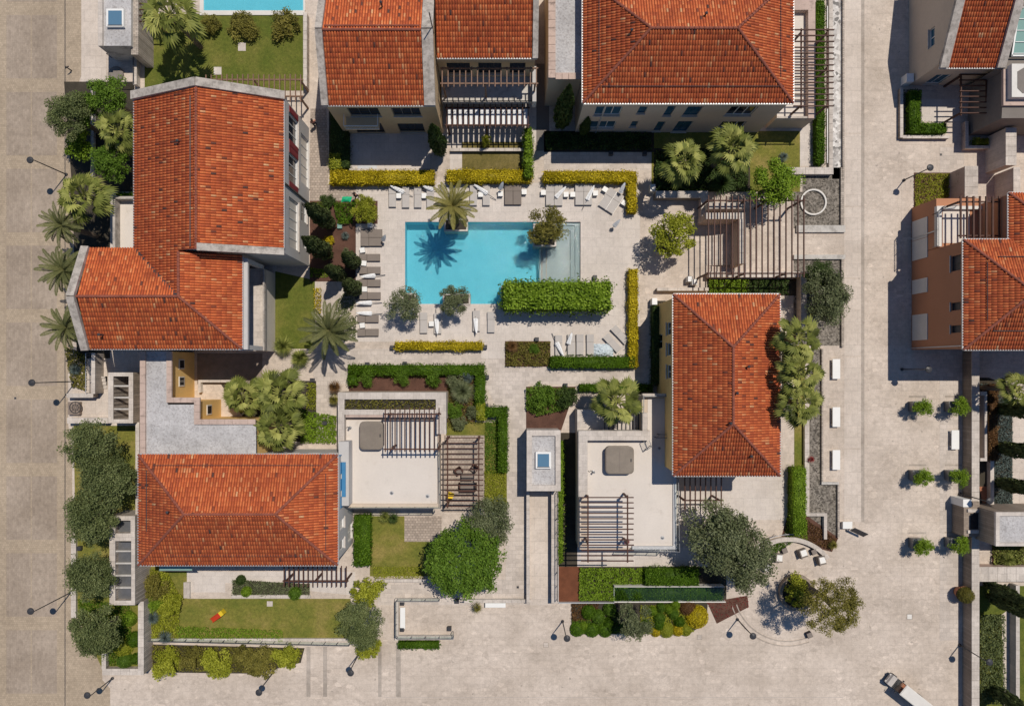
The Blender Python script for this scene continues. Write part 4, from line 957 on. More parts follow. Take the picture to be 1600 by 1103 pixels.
# ------------------------------------------------------------------ gravel roofed link building with yellow courtyard walls
t=thing('flat_roof_building','white gravel flat roof with stone rim and yellow courtyard walls','building',P(228,708)); z=5.4
poly=[(219,549),(264,549),(264,628),(309,628),(309,657),(402,657),(402,712),(219,712)]
pw=[P(x,y,z) for x,y in poly]; mb=MB()
for i,(a,b) in enumerate(zip(pw,pw[1:]+pw[:1])):
    mb.add([(a.x,a.y,0),(b.x,b.y,0),(b.x,b.y,z),(a.x,a.y,z)],[(3,2,1,0)])
mb.build('wall','plaster_yellow',t); MB().pprism([(226,549),(262,549),(262,632),(305,632),(305,661),(400,661),(400,711),(226,711)],z-.1,z+.03).build('gravel','gravel_white',t)
def rim(xa,ya,xb,yb,n,mat='plaster_pink'):
    for i in range(n):
        if abs(xb-xa)>abs(yb-ya): MB().pbox(xa+(xb-xa)*i/n+.15,ya,xa+(xb-xa)*(i+1)/n-.15,yb,z+.0,z+.22+random.uniform(0,.02)).build('rim_stone',mat,t)
        else: MB().pbox(xa,ya+(yb-ya)*i/n+.15,xb,ya+(yb-ya)*(i+1)/n-.15,z+.0,z+.22+random.uniform(0,.02)).build('rim_stone',mat,t)
rim(218.5,549,227,712,13); rim(260,549,268,621,6); rim(260,621,303,629,4); rim(303,621,312,655,3); rim(303,655,399,663,8)
for (py,zz) in ((569,2.9),(596,2.9)):
    X=pw[1].x; Y=(NY-py)*(H-zz)/F; w=MB().box(X-.02,Y-.5,zz-.55,X+.07,Y+.5,zz+.55).build('window','offwhite',t); MB().box(X+.05,Y-.38,zz-.43,X+.08,Y+.38,zz+.43).build('pane','glass_dark',w)
X=pw[4].x; Y=(NY-640)*(H-2.9)/F; w=MB().box(X-.02,Y-.5,2.4,X+.07,Y+.5,3.45).build('window','offwhite',t); MB().box(X+.05,Y-.38,2.5,X+.08,Y+.38,3.35).build('pane','glass_dark',w)
terrace([(308,552),(410,552),(410,600),(308,600)],'timber_deck',.02)
wall_thing('white low planter wall in the yellow courtyard',[(310,594,362,597),(310,597,313,613)],.7,'offwhite')

# ------------------------------------------------------------------ flat terrace houses
t=thing('terrace_house','flat terrace house with planted parapet left of centre','building',P(540,790)); z=3.6
MB().pbox(541,656,684,790,0,z,z).pbox(529,613,696,656,0,z-.02,z).build('wall','plaster_sand',t)
MB().pbox(541,656,684,787,z,z+.03,z).build('roof_floor','cream_floor',t)
for r in ((528,613,697,624),(528,624,538,702),(681,624,697,678),(538,640,681,648)): MB().pbox(*r,z-.02,z+.85).build('parapet','capstone',t)
MB().pbox(540,648,684,652,z-.02,z+.80).build('parapet','plaster_pink',t)
MB().pbox(541,787,686,793,z,z+.25).build('parapet','plaster_sand',t); MB().pbox(684,678,687,787,z,z+.25).build('parapet','plaster_sand',t)
MB().pbox(538,624,681,640,z,z+.45).build('soil','soil_dark',t)
MB().pbox(529,690,545,790,0,z+1.6).build('wall','plaster_grey',t); MB().pbox(534,722,540,776,z+1.6,z+1.72).build('blue_screen','blue_paint',t)
railing('glass railing on the south edge of the terrace left of centre',[(545,794),(688,794)],z,.95); railing('glass railing on the east edge of the terrace left of centre',[(686,690),(688,792)],z,.95)
t=thing('terrace_house','flat cream terrace house beside the red roof right of centre','building',P(905,860)); z=3.6
MB().pbox(905,676,1056,858,0,z,z).pbox(1003,618,1052,676,0,z,z).build('wall','plaster_sand',t); MB().pbox(918,688,1052,855,z,z+.03,z).pbox(1012,622,1050,688,z,z+.028,z).build('roof_floor','cream_floor',t)
MB().pbox(902,640,1003,676,0,2.2,2.2).build('wall','capstone',t)
MB().pbox(904,673,1016,688,z,z+.95).pbox(904,688,918,776,z,z+.95).build('parapet','capstone',t); MB().pbox(1004,645,1012,674,z,z+.9).pbox(1004,615,1050,620,z,z+.6).build('parapet','capstone',t)
MB().pbox(1052,622,1057,858,z,z+.2).pbox(988,853,1057,858,z,z+.25).build('parapet','metal_light',t)
for i in range(10): p=P(945+i*6.6,659,3.2); MB().box(p.x-.05,p.y-.9,3.05,p.x+.05,p.y+.9,3.2).build('louvre','metal_dark',t)
MB().bar(P(940,645,3.1),P(1004,645,3.1),.1,.1).bar(P(940,672,3.1),P(1004,672,3.1),.1,.1).build('louvre_frame','metal_grey',t)
railing('glass railing by the red roof on the cream terrace',[(1060,748),(1062,862)],z,.95); railing('glass railing on the south edge of the cream terrace',[(988,860),(1062,862)],z,.95)
railing('short angled rail at the end of the terrace parapet',[(1006,690),(1011,703),(1018,698),(1014,686)],z,.9,False); railing('small rail loop beside the house gutter on the terrace',[(1050,679),(1030,679),(1026,684),(1050,684)],z,.9,False)
railing('glass railing at the top of the terrace stairs',[(1006,618),(1006,646)],z,.9); railing('glass railing on the north edge of the cream terrace',[(1008,619),(1047,619)],z,.9)
def spa(label,x0,y0,x1,y1,z):
    t=thing('hot_tub',label,'hot tub',P(x0,y1,z)); a=P(x0,y1,z+.9);b=P(x1,y0,z+.9); r=.42; pts=[]
    for cx,cy,a0 in ((b.x-r,b.y-r,0),(a.x+r,b.y-r,90),(a.x+r,a.y+r,180),(b.x-r,a.y+r,270)):
        for k in range(6): q=math.radians(a0+18*k); pts.append((cx+r*math.cos(q),cy+r*math.sin(q)))
    MB().prism(pts,z+.03,z+.78).build('tub','plaster_dark',t); c=sum((Vector(p) for p in pts),Vector((0,0)))/len(pts)
    grow=[tuple(c+(Vector(p)-c)*1.03) for p in pts]; top=[tuple(c+(Vector(p)-c)*.95) for p in pts]; n=len(pts)
    m=MB(); m.add([(p[0],p[1],z+.76) for p in grow]+[(p[0],p[1],z+.86) for p in grow]+[(p[0],p[1],z+.90) for p in top],[(i,(i+1)%n,n+(i+1)%n,n+i) for i in range(n)]+[(n+i,n+(i+1)%n,2*n+(i+1)%n,2*n+i) for i in range(n)]+[tuple(range(2*n,3*n))]); m.build('cover','spa_cover',t)
    mid=(a.x+b.x)/2
    MB().bar((mid,a.y+.2,z+.905),(mid,b.y-.2,z+.905),.05,.02).build('fold_seam','fabric_taupe',t); MB().box(b.x-.3,(a.y+b.y)/2-.15,z+.90,b.x-.2,(a.y+b.y)/2+.15,z+.93).build('handle','metal_dark',t)
spa('covered hot tub next to the pergola on the left terrace',562,659,598,702,3.6); spa('covered hot tub alone on the cream terrace right of centre',947,698,990,740,3.6)
def shower(label,x,y,z):
    p=P(x,y,z+.6); t=thing('terrace_tap',label,'tap',(p.x,p.y,z+.03)); MB().lathe((p.x,p.y,z+.03),[(.16,0),(.16,.05),(.03,.07),(.03,.6),(.1,.62),(.1,.66)],12).build('stand','metal_grey',t); MB().tube([(p.x,p.y,z+.05),(p.x-.25,p.y+.1,z+.05),(p.x-.4,p.y-.05,z+.05),(p.x-.5,p.y+.1,z+.05)],.03,6).build('hose','metal_dark',t)
shower('small tap and hose by the parapet of the left terrace',545,669,3.6); shower('small tap and hose by the parapet of the cream terrace',928,738,3.6)

# ------------------------------------------------------------------ pergolas
pergola('pergola','brown slatted pergola on the roof of the left terrace house',602,637,686,706,6.1,12,'y',(647,702),((607,648),(684,647),(612,700),(684,701)),3.62)
pergola('pergola','brown pergola over the cobbled dining corner beside the left terrace house',696,684,755,791,2.6,14,'x',(699,748),((699,686),(748,686),(699,789),(748,789)))
pergola('pergola','brown pergola crossing the front of the cream terrace roof',908,777,990,876,6.0,13,'x',(919,981),((919,778),(981,778),(919,850),(981,850)),3.62)
pergola('pergola','long brown pergola over the stone stair east of the pool',1107,306,1256,434,3.6,17,'y',(313,427),((1107,313),(1165,313),(1200,313),(1254,313),(1107,427),(1165,427),(1230,427)),0,sw=.10)
pergola('pergola','brown pergola on the south wall of the ochre house',1070,744,1127,797,2.8,8,'y',(782,),((1070,782),(1125,782)))
pergola('pergola','dark pergola under the south eave of the lower left house',444,884,541,916,2.7,14,'y',(908,),((446,908),(492,908),(540,908)))
pergola('pergola','long brown pergola along the east side of the wide top house',1240,47,1303,166,5.4,14,'x',(1253,1294),((1253,50),(1294,50),(1294,105),(1253,164),(1294,164)))
pergola('pergola','upper brown pergola on the balcony of the twin house',691,105,838,136,6.9,17,'y',(106,130),((692,130),(758,130),(836,130)),3.55,'wood_pale',.09)
pergola('pergola','lower brown pergola with white awning strips below the twin house balcony',698,162,825,200,3.0,16,'y',(168,195),((699,195),(760,195),(824,195)))
pergola('pergola','small brown pergola below the beige gabled house',1499,117,1541,177,2.8,8,'x',(1503,1543),((1503,118),(1543,118),(1503,176),(1543,176)))
pergola('pergola','brown pergola on the terrace of the orange house',1501,307,1571,373,7.0,8,'y',(315,368),((1501,315),(1569,315)),4.14,sw=.14)
pergola('pergola','pale slatted pergola north of the joined gable house',322,117,470,160,3.0,19,'y',(124,150),((324,124),(395,124),(468,124),(468,152)),0,'wood_pale')
pergola('pergola','small weathered pergola beside the palm in the top left garden',200,-12,246,34,2.8,6,'x',(206,240),((206,32),(240,32)),0,'wood')
aw=thing('awning','white fabric awning strips under the lower pergola of the twin house','awning',P(699,195,2.7))
for i in range(15): 
    a=699.5+i*8.45; MB().pbox(a+.6,170,a+7.2,195,2.72,2.735).build('fabric_strip','fabric_white',aw)

# ------------------------------------------------------------------ stair and walls east of the pool
stp=thing('stair','broad stone stair under the long pergola','stair',P(1105,415))
for i in range(9): MB().pbox(1103+i*3.9,350,1141,415,.0+.05*i,.05*(i+1),0).build('step','stone_path',stp)
wall_thing('tall stone portal wall right of the stair',[(1156,343,1164,412)],3.2,'plaster_pink'); wall_thing('tall stone wall north of the stair',[(1103,333,1164,342)],3.1,'plaster_pink')
wall_thing('low stone wall south of the stair',[(1106,425,1250,433)],.9,'plaster_pink'); wall_thing('dark stone wall behind the shaded seating by the palms',[(1025,299,1106,309)],1.3,'plaster_dark'); wall_thing('stone pier at the right of the shaded seating',[(1096,309,1105,345)],1.3,'plaster_pink')
wall_thing('broad stone wall across the pergola above the stair',[(1106,317,1164,326)],2.4,'capstone'); wall_thing('low wall between the stair yard and the ochre house',[(1027,450,1107,454)],.8,'brown_wall'); 
wall_thing('long low wall along the narrow garden east of the ochre house',[(1252,425,1260,520)],1.2,'capstone'); wall_thing('pale wall stub north of the gravel bed',[(1230,262,1302,272)],.7,'capstone')
wall_thing('white low wall closing the gravel strip at its south end',[(1258,802,1292,806),(1288,806,1292,842)],.5,'offwhite'); wall_thing('white low wall along the gravel strip',[(1258,650,1264,806)],.5,'offwhite')
one('stone_curb',MB().pbox(1023,363,1052,366,0,.25).pbox(1023,394,1052,397,0,.25).pbox(1023,366,1026,394,0,.25).pbox(1049,366,1052,394,0,.25),'capstone','square stone surround of the lime green tree by the stair','planter')
one('stone_curb_soil',MB().pbox(1026,366,1049,394,0,.06),'soil_dark','dark soil square under the lime green tree by the stair','soil')
for nm,x,y,l in (('waste_bin',1079,436,'small white bin with grey lid near the stair, left of its twin'),('waste_bin',1086,441,'small white bin near the stair, right of its twin')):
    p=P(x,y,.9); t=thing(nm,l,'bin',(p.x,p.y,0)); MB().cbox(p.x-.28,p.y-.28,0,p.x+.28,p.y+.28,.8,.05).build('body','white',t); MB().cbox(p.x-.3,p.y-.3,.8,p.x+.1,p.y+.3,.9,.04).build('lid','metal_grey' if x<1083 else 'white',t)

# ring in the gravel
p=P(1271,316,.15); m=MB(); n=40
for k in range(n):
    a0=2*math.pi*k/n;a1=2*math.pi*(k+1)/n
one('ring_kerb',MB().arc((p.x,p.y),1.20,1.36,0,2*math.pi,.0,.22,48),'offwhite','pale stone ring lying in the dark gravel bed','ring')
# ------------------------------------------------------------------ pavilion with skylight, ramp walls
t=thing('pavilion','small stone pavilion with gravel roof and blue skylight in the centre','pavilion',P(823,766)); z=3.0
MB().pbox(824,673,875,766,0,z).build('wall','capstone',t)
for r in ((823,672,876,681),(823,758,876,767),(823,681,831,758),(868,681,876,758)): MB().pbox(*r,z,z+.3).build('rim','capstone',t)
MB().pbox(831,681,868,758,z,z+.04).build('gravel','gravel_white',t)
def skylight(par,x0,y0,x1,y1,z):
    s=MB().pbox(x0,y0,x1,y1,z,z+.35).build('skylight','white',par); MB().pbox(x0+3,y0+3,x1-3,y1-3,z+.35,z+.40).build('pane','skylight_glass',s); MB().pbox(x0+2,y1-3,x1-2,y1-1.5,z+.35,z+.38).build('frame','metal_grey',s)
skylight(t,837,706,861,732,z+.04)
wall_thing('thin concrete wall on the west side of the ramp',[(823,768,827,942)],.9,'concrete'); wall_thing('grey retaining wall on the east side of the ramp',[(862,768,872,942)],1.1,'plaster_dark')
railing('dark railing along the ramp beside the planted bed',[(871,770),(871,940)],1.1,.8,False,'metal_dark')
wall_thing('low wall at the lower end of the central path',[(725,937,829,941)],.5,'concrete')
# ------------------------------------------------------------------ left entrance and stone frames by the road
t=thing('stone_gatehouse','open stone frame gatehouse with four bays beside the road','gatehouse',P(170,660)); z=3.0
for r in ((169,582,208,588),(169,655,208,661),(169,588,177,655),(201,588,208,655)): MB().pbox(*r,0,z).build('frame','stone_wall',t); MB().pbox(*r,z,z+.06).build('capping','capstone',t)
for y in (603,621,639): MB().pbox(177,y-1.2,201,y+1.2,z-.4,z-.05).build('beam','concrete',t)
MB().pbox(177,588,201,655,.01,.03,0).build('floor','timber_deck',t)
t=thing('stone_gatehouse','long open stone frame with five louvred bays left of the lower house','gatehouse',P(172,945)); 
for r in ((171,806,211,813),(171,833,211,845),(171,938,211,945),(171,813,180,833),(204,813,211,833),(171,845,180,938),(205,845,211,938)): MB().pbox(*r,0,z).build('frame','stone_wall',t); MB().pbox(*r,z,z+.06).build('capping','capstone',t)
for y in (861,880,899,918): MB().pbox(180,y-1.1,205,y+1.1,z-.4,z-.05).build('beam','concrete',t)
for ya,yb_ in ((847,860),(862,879),(881,898),(900,917),(919,937),(814,832)): MB().pbox(180.5,ya,204.5,yb_,z-.62,z-.56).build('shade_panel','metal_grey',t)
wall_thing('low stone wall north of the road entrance court',[(104,615,145,621)],1.0); wall_thing('low stone wall south of the road entrance court',[(105,653,168,661)],1.0); wall_thing('tall stone wall west of the entrance steps',[(143,552,148,615)],1.6)
stp=thing('stair','short flight of pale steps in the road entrance court','stair',P(152,608))
for i in range(4): MB().pbox(153,588,168,607-i*5.5,.0,.12*(i+1),0).build('step','capstone',stp)
p=P(113,637,1.0); t=thing('iron_gate','dark round iron grille on the road entrance court','gate',(p.x,p.y,0)); c=(p.x,p.y)
MB().arc(c,.55,.62,0,6.283,.5,.54,24).arc(c,.30,.34,0,6.283,.5,.54,18).build('ring','metal_dark',t); m=MB()
for k in range(8): a=k*math.pi/4; m.bar((p.x+.1*math.cos(a),p.y+.1*math.sin(a),.52),(p.x+.58*math.cos(a),p.y+.58*math.sin(a),.52),.03,.03)
m.build('spokes','metal_dark',t); MB().pbox(106,628,124,648,0,.48).build('plinth','timber_deck',t)
railing('thin blue grey railing beside the planting west of the entrance',[(134,552),(134,614)],.4,.9,False,'metal_light')
wall_thing('stone boundary wall beside the lower left garden',[(216,940,224,1054)],1.9); wall_thing('low stone wall closing the lower left planting',[(160,1045,216,1054),(159,1017,165,1045)],.7)
wall_thing('thin pale kerb wall between road and olive trees',[(111,838,118,965)],.35,'capstone'); wall_thing('pale wall strip left of the lower house',[(212,660,217,806)],2.2,'capstone')
# top-left annex
t=thing('flat_roof_annex','flat gravel roof annex with skylight in the top left corner','building',P(155,75)); z=3.4
MB().pbox(153,-60,205,72,0,z).build('wall','concrete',t); MB().pbox(161,-60,205,72,z,z+.03).build('gravel','gravel_white',t); MB().pbox(153,-60,160,72,z,z+.25).build('rim','capstone',t); skylight(t,166,14,193,42,z+.03)
MB().pbox(205,-60,216,86,0,3.0).build('side_wall','stone_wall',t)
wall_thing('pale wall edge east of the light well by the annex',[(208,80,213,132)],.8,'capstone'); railing('dark metal rail round the light well by the annex',[(166,84),(208,84),(208,129),(186,129)],0,1.0,False,'metal_dark')
railing('long thin rail at the road planting, upper left',[(134,128),(142,128),(142,275)],.3,.9,False,'metal_grey'); wall_thing('pale low wall inside the upper left planting',[(142,140,146,280)],.4,'offwhite')
p=P(180,115,.3); one('garden_ornament',MB().lathe((p.x,p.y,0),[(.75,0),(.8,.2),(.7,.3),(.45,.34),(.2,.3)],20),'plaster_dark','round dark mat-like basin in the light well by the annex','basin')
# ------------------------------------------------------------------ lower walls, channel, round plaza
t=wall_thing('low U shaped wall round the bench at the lower plaza',[(617,936,686,940),(617,940,622,1000),(622,994,709,999)],.55,'concrete')
railing('dark glass railing on the U shaped plaza wall, south',[(620,998),(708,998),(708,990)],.55,.7); railing('dark glass railing on the U shaped plaza wall, north',[(620,939),(686,939)],.55,.7); railing('dark glass railing on the U shaped plaza wall, west',[(618,941),(618,997)],.55,.7)
railing('long glass railing between the lower lawn and the street planting',[(226,1002),(545,1009)],.3,.9); wall_thing('pale kerb along the lower lawn',[(232,998,548,1001)],.35,'capstone')
wall_thing('pale stone kerb below the fig tree lawn',[(585,905,690,909)],.4,'capstone'); wall_thing('pale planter wall on the lower house terrace',[(362,930,484,934),(287,910,296,934)],.35,'offwhite')
one('steel_edging',MB().pbox(871.5,885,873,942,0,.35).pbox(873,941,960,942.5,0,.35).pbox(959,917,960.2,941,0,.35),'metal_light','thin steel edging round the rust coloured bed','edging')
t=thing('glass_channel','long glazed planting channel above the clipped shrubs','glass channel',P(960,940)); MB().pbox(960,916,1132,917,0,.9).pbox(960,939.5,1134,941,0,.5).build('edge','offwhite',t)
for i in range(13): MB().pbox(960.5+i*13.2,917.2,973.3+i*13.2,939.3,.82,.835).build('glass_panel','clear_glass',t)
pc=P(1230,918); pz=struct(MB().lathe((pc.x,pc.y,0),[(5.3,.0),(5.3,.016)],48).build('round_plaza','paving'))
t=thing('curved_bench_wall','curved stone bench wall round the north of the circular plaza','wall',(pc.x,pc.y,0)); MB().arc(pc,4.9,5.35,math.radians(38),math.radians(172),0,.45,36).build('seat_wall','capstone',t)
railing_pts=[]
t=thing('curved_rail','curved steel rail above the curved bench wall','railing',(pc.x,pc.y,0)); MB().arc(pc,5.7,5.76,math.radians(80),math.radians(150),.75,.8,24).build('handrail','metal_light',t)
for k in range(7):
    a=math.radians(82+11*k); MB().bar((pc.x+5.73*math.cos(a),pc.y+5.73*math.sin(a),0),(pc.x+5.73*math.cos(a),pc.y+5.73*math.sin(a),.75),.04,.04).build('baluster','metal_light',t)
t=thing('curved_steps','two thin curved steps on the south west of the round plaza','steps',(pc.x,pc.y,0))
for r in (5.55,6.05): MB().arc(pc,r-.05,r+.05,math.radians(198),math.radians(292),0,.05,30).build('step_edge','paving_band',t)
pt=P(1246,926,.5); t=thing('round_planter','round stone planter ring with clipped shrub in the plaza','planter',(pt.x,pt.y,0)); MB().arc(pt,1.55,1.85,0,2*math.pi,0,.6,36).build('rim','brown_wall',t); MB().lathe((pt.x,pt.y,0),[(1.55,0),(1.55,.4)],30).build('soil','soil_dark',t)
# right boundary wall and gatehouse
wall_thing('long brown boundary wall with pale capping along the street, right',[(1519,546,1530,1160)],1.5,'brown_wall')
wall_thing('short pale trough wall behind the boundary wall',[(1532,612,1542,617),(1539,617,1542,716),(1532,716,1542,720)],1.1,'capstone')
wall_thing('pale wall crossing to the right edge south of the stone lodge',[(1530,886,1660,908)],1.2,'plaster_pink'); wall_thing('thin post wall in the lower right garden',[(1588,915,1593,1160)],1.0,'capstone')
wall_thing('narrow brick edged wall in the right garden',[(1548,716,1553,792)],.6,'capstone')
t=thing('stone_lodge','small stone lodge with gravel flat roof at the right edge','building',P(1515,850)); MB().pbox(1556,800,1660,853,0,4.4).build('wall','brown_wall',t); MB().pbox(1562,806,1660,848,4.4,4.43).build('gravel','gravel_white',t)
MB().pbox(1556,800,1660,806,4.4,4.65).pbox(1556,806,1562,848,4.4,4.65).pbox(1556,848,1660,853,4.4,4.65).build('rim','capstone',t)
MB().pbox(1506,784,1530,838,0,1.9,1.9).build('porch','brown_wall',t); MB().pbox(1512,795,1529,800,1.9,2.05,2).pbox(1512,828,1529,833,1.9,2.05,2).build('porch_beam','capstone',t); MB().pbox(1516,802,1529,826,1.9,1.93,1.9).build('porch_glass','glass_dark',t)
one('meter_box',MB().pbox(1505,780,1518,792,0,2.0),'white','white box standing by the porch of the stone lodge','box')
# upper right yard
wall_thing('low dark wall round the L shaped hedge bed, upper right',[(1407,138,1411,215),(1411,212,1484,216)],.5,'brown_wall'); wall_thing('low wall round the small yellow hedge bed, upper right',[(1509,190,1513,232),(1513,228,1566,232)],.7,'plaster_pink')
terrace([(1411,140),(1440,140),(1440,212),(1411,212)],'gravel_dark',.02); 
wall_thing('tall pale stone wall block above the orange house terrace',[(1572,200,1588,258)],3.0,'capstone'); wall_thing('pale wall of the little yard above the orange house',[(1508,260,1528,308)],2.6,'plaster_pink'); wall_thing('thin white pier by the little yard above the orange house',[(1584,262,1594,302)],2.8,'capstone')
terrace([(1528,262),(1584,262),(1584,308),(1528,308)],'stone_path',.02)
# east yard of the wide top house
t=thing('raised_terrace','raised pale terrace under the pergola east of the wide top house','terrace',P(1230,185)); MB().pbox(1214,-60,1274,185,0,2.9).build('wall','plaster_sand',t); MB().pbox(1214,-60,1262,182,2.9,2.93).build('floor','cream_floor',t); MB().pbox(1240,-60,1274,16,2.9,3.6).pbox(1263,16,1274,185,2.9,3.6).build('parapet','plaster_pink',t); MB().pbox(1214,182,1263,185,2.9,3.5).build('parapet','capstone',t)
railing('thin rail beside the long hedge of the wide top house',[(1293,10),(1293,255)],.2,.8,False,'metal_grey')
wall_thing('pale capped wall along the hedge of the wide top house',[(1296,-40,1301,262)],.4,'offwhite')
# courtyard walls near the twin house
wall_thing('dark wall between twin house garden and hedge',[(704,232,830,236)],.5,'plaster_dark'); wall_thing('pale kerb in front of the twin house terrace',[(546,264,672,266.5)],.3,'offwhite')
one('door_mat',MB().pbox(559,259,589,266,0,.06),'metal_light','pale slatted grate in front of the twin house terrace','grate')
one('gap_shade',MB().pbox(838,100,858,236,0,.02,0),'plaster_dark','flat sheet with the shade of the gap between the twin house and the annex in its colour','passage')  # dark sheet carries the shade of this gap in its colour
wall_thing('stone wall of the lane east of the upper left lawn',[(474,20,479,135)],1.0,'stone_wall')

# ------------------------------------------------------------------ sun loungers, tables, parasols
def lounger_proto(w,l,mat,double=False):
    """long axis local y, head at +y"""
    t=thing('sun_lounger','x','sun lounger'); 
    MB().box(-w/2,-l/2,.16,w/2,l/2,.22).build('frame','metal_light' if mat=='fabric_grey' else 'wood',t)
    for sx in (-1,1):
        for sy in (-1,1): MB().box(sx*(w/2-.08)-.03,sy*(l/2-.15)-.03,0,sx*(w/2-.08)+.03,sy*(l/2-.15)+.03,.16).build('leg','metal_light' if mat=='fabric_grey' else 'wood',t)
    cols=2 if double else 1; cw=w/cols
    for c in range(cols):
        xa=-w/2+c*cw+.012;xb=xa+cw-.024
        MB().cbox(xa,-l/2+.01,.22,xb,l*.13,.32,.03).build('mattress',mat,t)
        m=MB(); y0=l*.135;y1=l/2-.01; m.add([(xa,y0,.22),(xb,y0,.22),(xb,y1,.27),(xa,y1,.27),(xa,y0,.33),(xb,y0,.33),(xb,y1,.39),(xa,y1,.39)],[(3,2,1,0),(4,5,6,7),(0,1,5,4),(1,2,6,5),(2,3,7,6),(3,0,4,7)]); m.build('backrest',mat,t)
    return t
protos={}
def lounger(x0,y0,x1,y1,label,mat='fabric_grey',double=False,rot=None,group=None):
    a=P(x0,y1,.3);b=P(x1,y0,.3); w=b.x-a.x;l=b.y-a.y; horiz=w>l if rot is None else False
    key=(mat,double)
    if key not in protos: protos[key]=lounger_proto(1.75 if double else .76,2.15 if not double else 2.2,mat,double); o=protos[key]
    else: o=copy_tree(protos[key])
    o.location=((a.x+b.x)/2,(a.y+b.y)/2,.012); o.rotation_euler=(0,0,(math.pi/2 if horiz else 0) if rot is None else rot); tag(o,label,'sun lounger',group or 'sun loungers round the pool'); return o
ORD=['first','second','third','fourth','fifth','sixth','seventh','eighth']
for i,(x0,x1,y0,y1) in enumerate(((607,619,291,324),(628,639.5,292,325),(647,658.5,293,324),(666.5,678,293,323),(734,745.5,288,322),(754,765.5,288,322))):
    lounger(x0,y0,x1,y1,'%s pale grey lounger from the left in the row above the pool'%ORD[i])
lounger(789,286,814,321,'brown double lounger in the row above the pool','fabric_taupe',True)
lounger(853,288,879,322,'pale grey double lounger above the pool olive, left of its twin','fabric_grey',True); lounger(899,287,925,321,'pale grey double lounger above the pool steps, right of its twin','fabric_grey',True)
lounger(942,297,968,331,'pale grey double lounger turned askew at the hedge corner','fabric_grey',True,rot=math.radians(-33))
for i,(x0,x1,y0,y1) in enumerate(((562,593,396,409),(562.5,593.5,416,429),(562.5,593.5,436,449),(563,593.5,456,468.5),(559.5,590.5,491.5,505),(559.5,590.5,513,526))):
    lounger(x0,y0,x1,y1,'%s brown lounger from the top in the column left of the pool'%ORD[i],'fabric_taupe')
lounger(564,358,597,385,'brown double lounger at the head of the column left of the pool','fabric_taupe',True)
for i,(x0,x1,y0,y1) in enumerate(((656,667.5,488,521),(678,689.5,489,522),(738.5,750,485,518),(761.5,773,487,520))): lounger(x0,y0,x1,y1,'%s pale grey lounger from the left in the row below the pool'%ORD[i])
for i,(x0,x1,y0,y1) in enumerate(((867,879,524,556),(887,898,522,555),(900.5,912,522,554.5),(916.5,928,522,555))): lounger(x0,y0,x1,y1,'%s pale grey lounger from the left beside the lower green hedge'%ORD[i])
lounger(951,520,963,552,'pale grey lounger set diagonally beside the crumpled cover','fabric_grey',rot=math.radians(43)); lounger(963,507,975,539,'pale grey lounger set diagonally nearest the yellow hedge','fabric_grey',rot=math.radians(43))
tb=None
def side_table(x,y,label,rot=0.,s=.52):
    global tb
    p=P(x,y,.45)
    if tb is None:
        tb=thing('side_table','x','side table'); MB().cbox(-s/2,-s/2,.40,s/2,s/2,.46,.015).build('top','white',tb)
        for sx in (-1,1): MB().box(sx*(s/2-.05)-.02,-s/2+.04,0,sx*(s/2-.05)+.02,s/2-.04,.40).build('side_panel','offwhite',tb)
        o=tb
    else: o=copy_tree(tb)
    o.location=(p.x,p.y,.012); o.rotation_euler=(0,0,rot); tag(o,label,'side table','white cube tables beside the loungers')
for x,y,l,r in ((623,306,'between the first two loungers of the upper row',0),(662.5,306,'between third and fourth lounger of the upper row',0),(751,304,'between the fifth and sixth lounger of the upper row',0),(782,303,'left of the brown double lounger above the pool',0),(819,300,'right of the brown double lounger above the pool',0),
    (849,301,'left of the double lounger above the pool olive',0),(884.5,304,'right of the double lounger above the pool olive',0),(895,304,'left of the double lounger above the pool steps',0),(930.5,302,'right of the double lounger above the pool steps',0),(945.5,296,'left of the askew double lounger',-.55),(975,317,'right of the askew double lounger, at the hedge',-.55),
    (566,391,'below the brown double lounger left of the pool',.15),(568.5,411.5,'between the first two brown loungers of the left column',-.1),(569.5,452,'between third and fourth brown lounger of the left column',0),(566,508.5,'between the last two brown loungers of the left column',.1),(578,352,'above the brown double lounger at the lime bush',0),(674,506,'between the first two loungers below the pool',0)):
    side_table(x,y,'white cube side table '+l,r)
def parasol_parts(t):
    n=10; m=MB(); prof=[(.05,1.05),(.17,1.15),(.15,1.5),(.13,1.9),(.09,2.3),(.03,2.62)]; vs=[]
    for r,z in prof:
        for k in range(2*n): a=math.pi*k/n; rr=r*(1.15 if k%2 else .68); vs.append((rr*math.cos(a),rr*math.sin(a),z))
    fs=[]
    for i in range(len(prof)-1):
        for k in range(2*n): fs.append((i*2*n+k,i*2*n+(k+1)%(2*n),(i+1)*2*n+(k+1)%(2*n),(i+1)*2*n+k))
    fs.append(tuple(range((len(prof)-1)*2*n,len(prof)*2*n))); m.add(vs,fs); m.build('canopy','fabric_white',t)
    MB().tube([(0,0,.06),(0,0,2.68)],.028,8).build('pole','metal_grey',t); MB().tube([(.15,0,1.35),(0,.15,1.36),(-.15,0,1.35),(0,-.15,1.36),(.15,0,1.35)],.02,5).build('strap','metal_light',t)
def parasol_flat(xb,yb,xt,yt,label,zt=.75):
    """closed parasol tipped over, foot at (xb,yb) and tip resting at (xt,yt)"""
    t=thing('parasol',label,'parasol',(0,0,0),'closed white parasols by the pool'); parasol_parts(t)
    a=P(xb,yb,.12);b=P(xt,yt,zt); d=(b-a); t.rotation_mode='QUATERNION'; t.rotation_quaternion=d.to_track_quat('Z','Y'); L=d.length; t.scale=(1.25,1.25,L/2.68); t.location=a
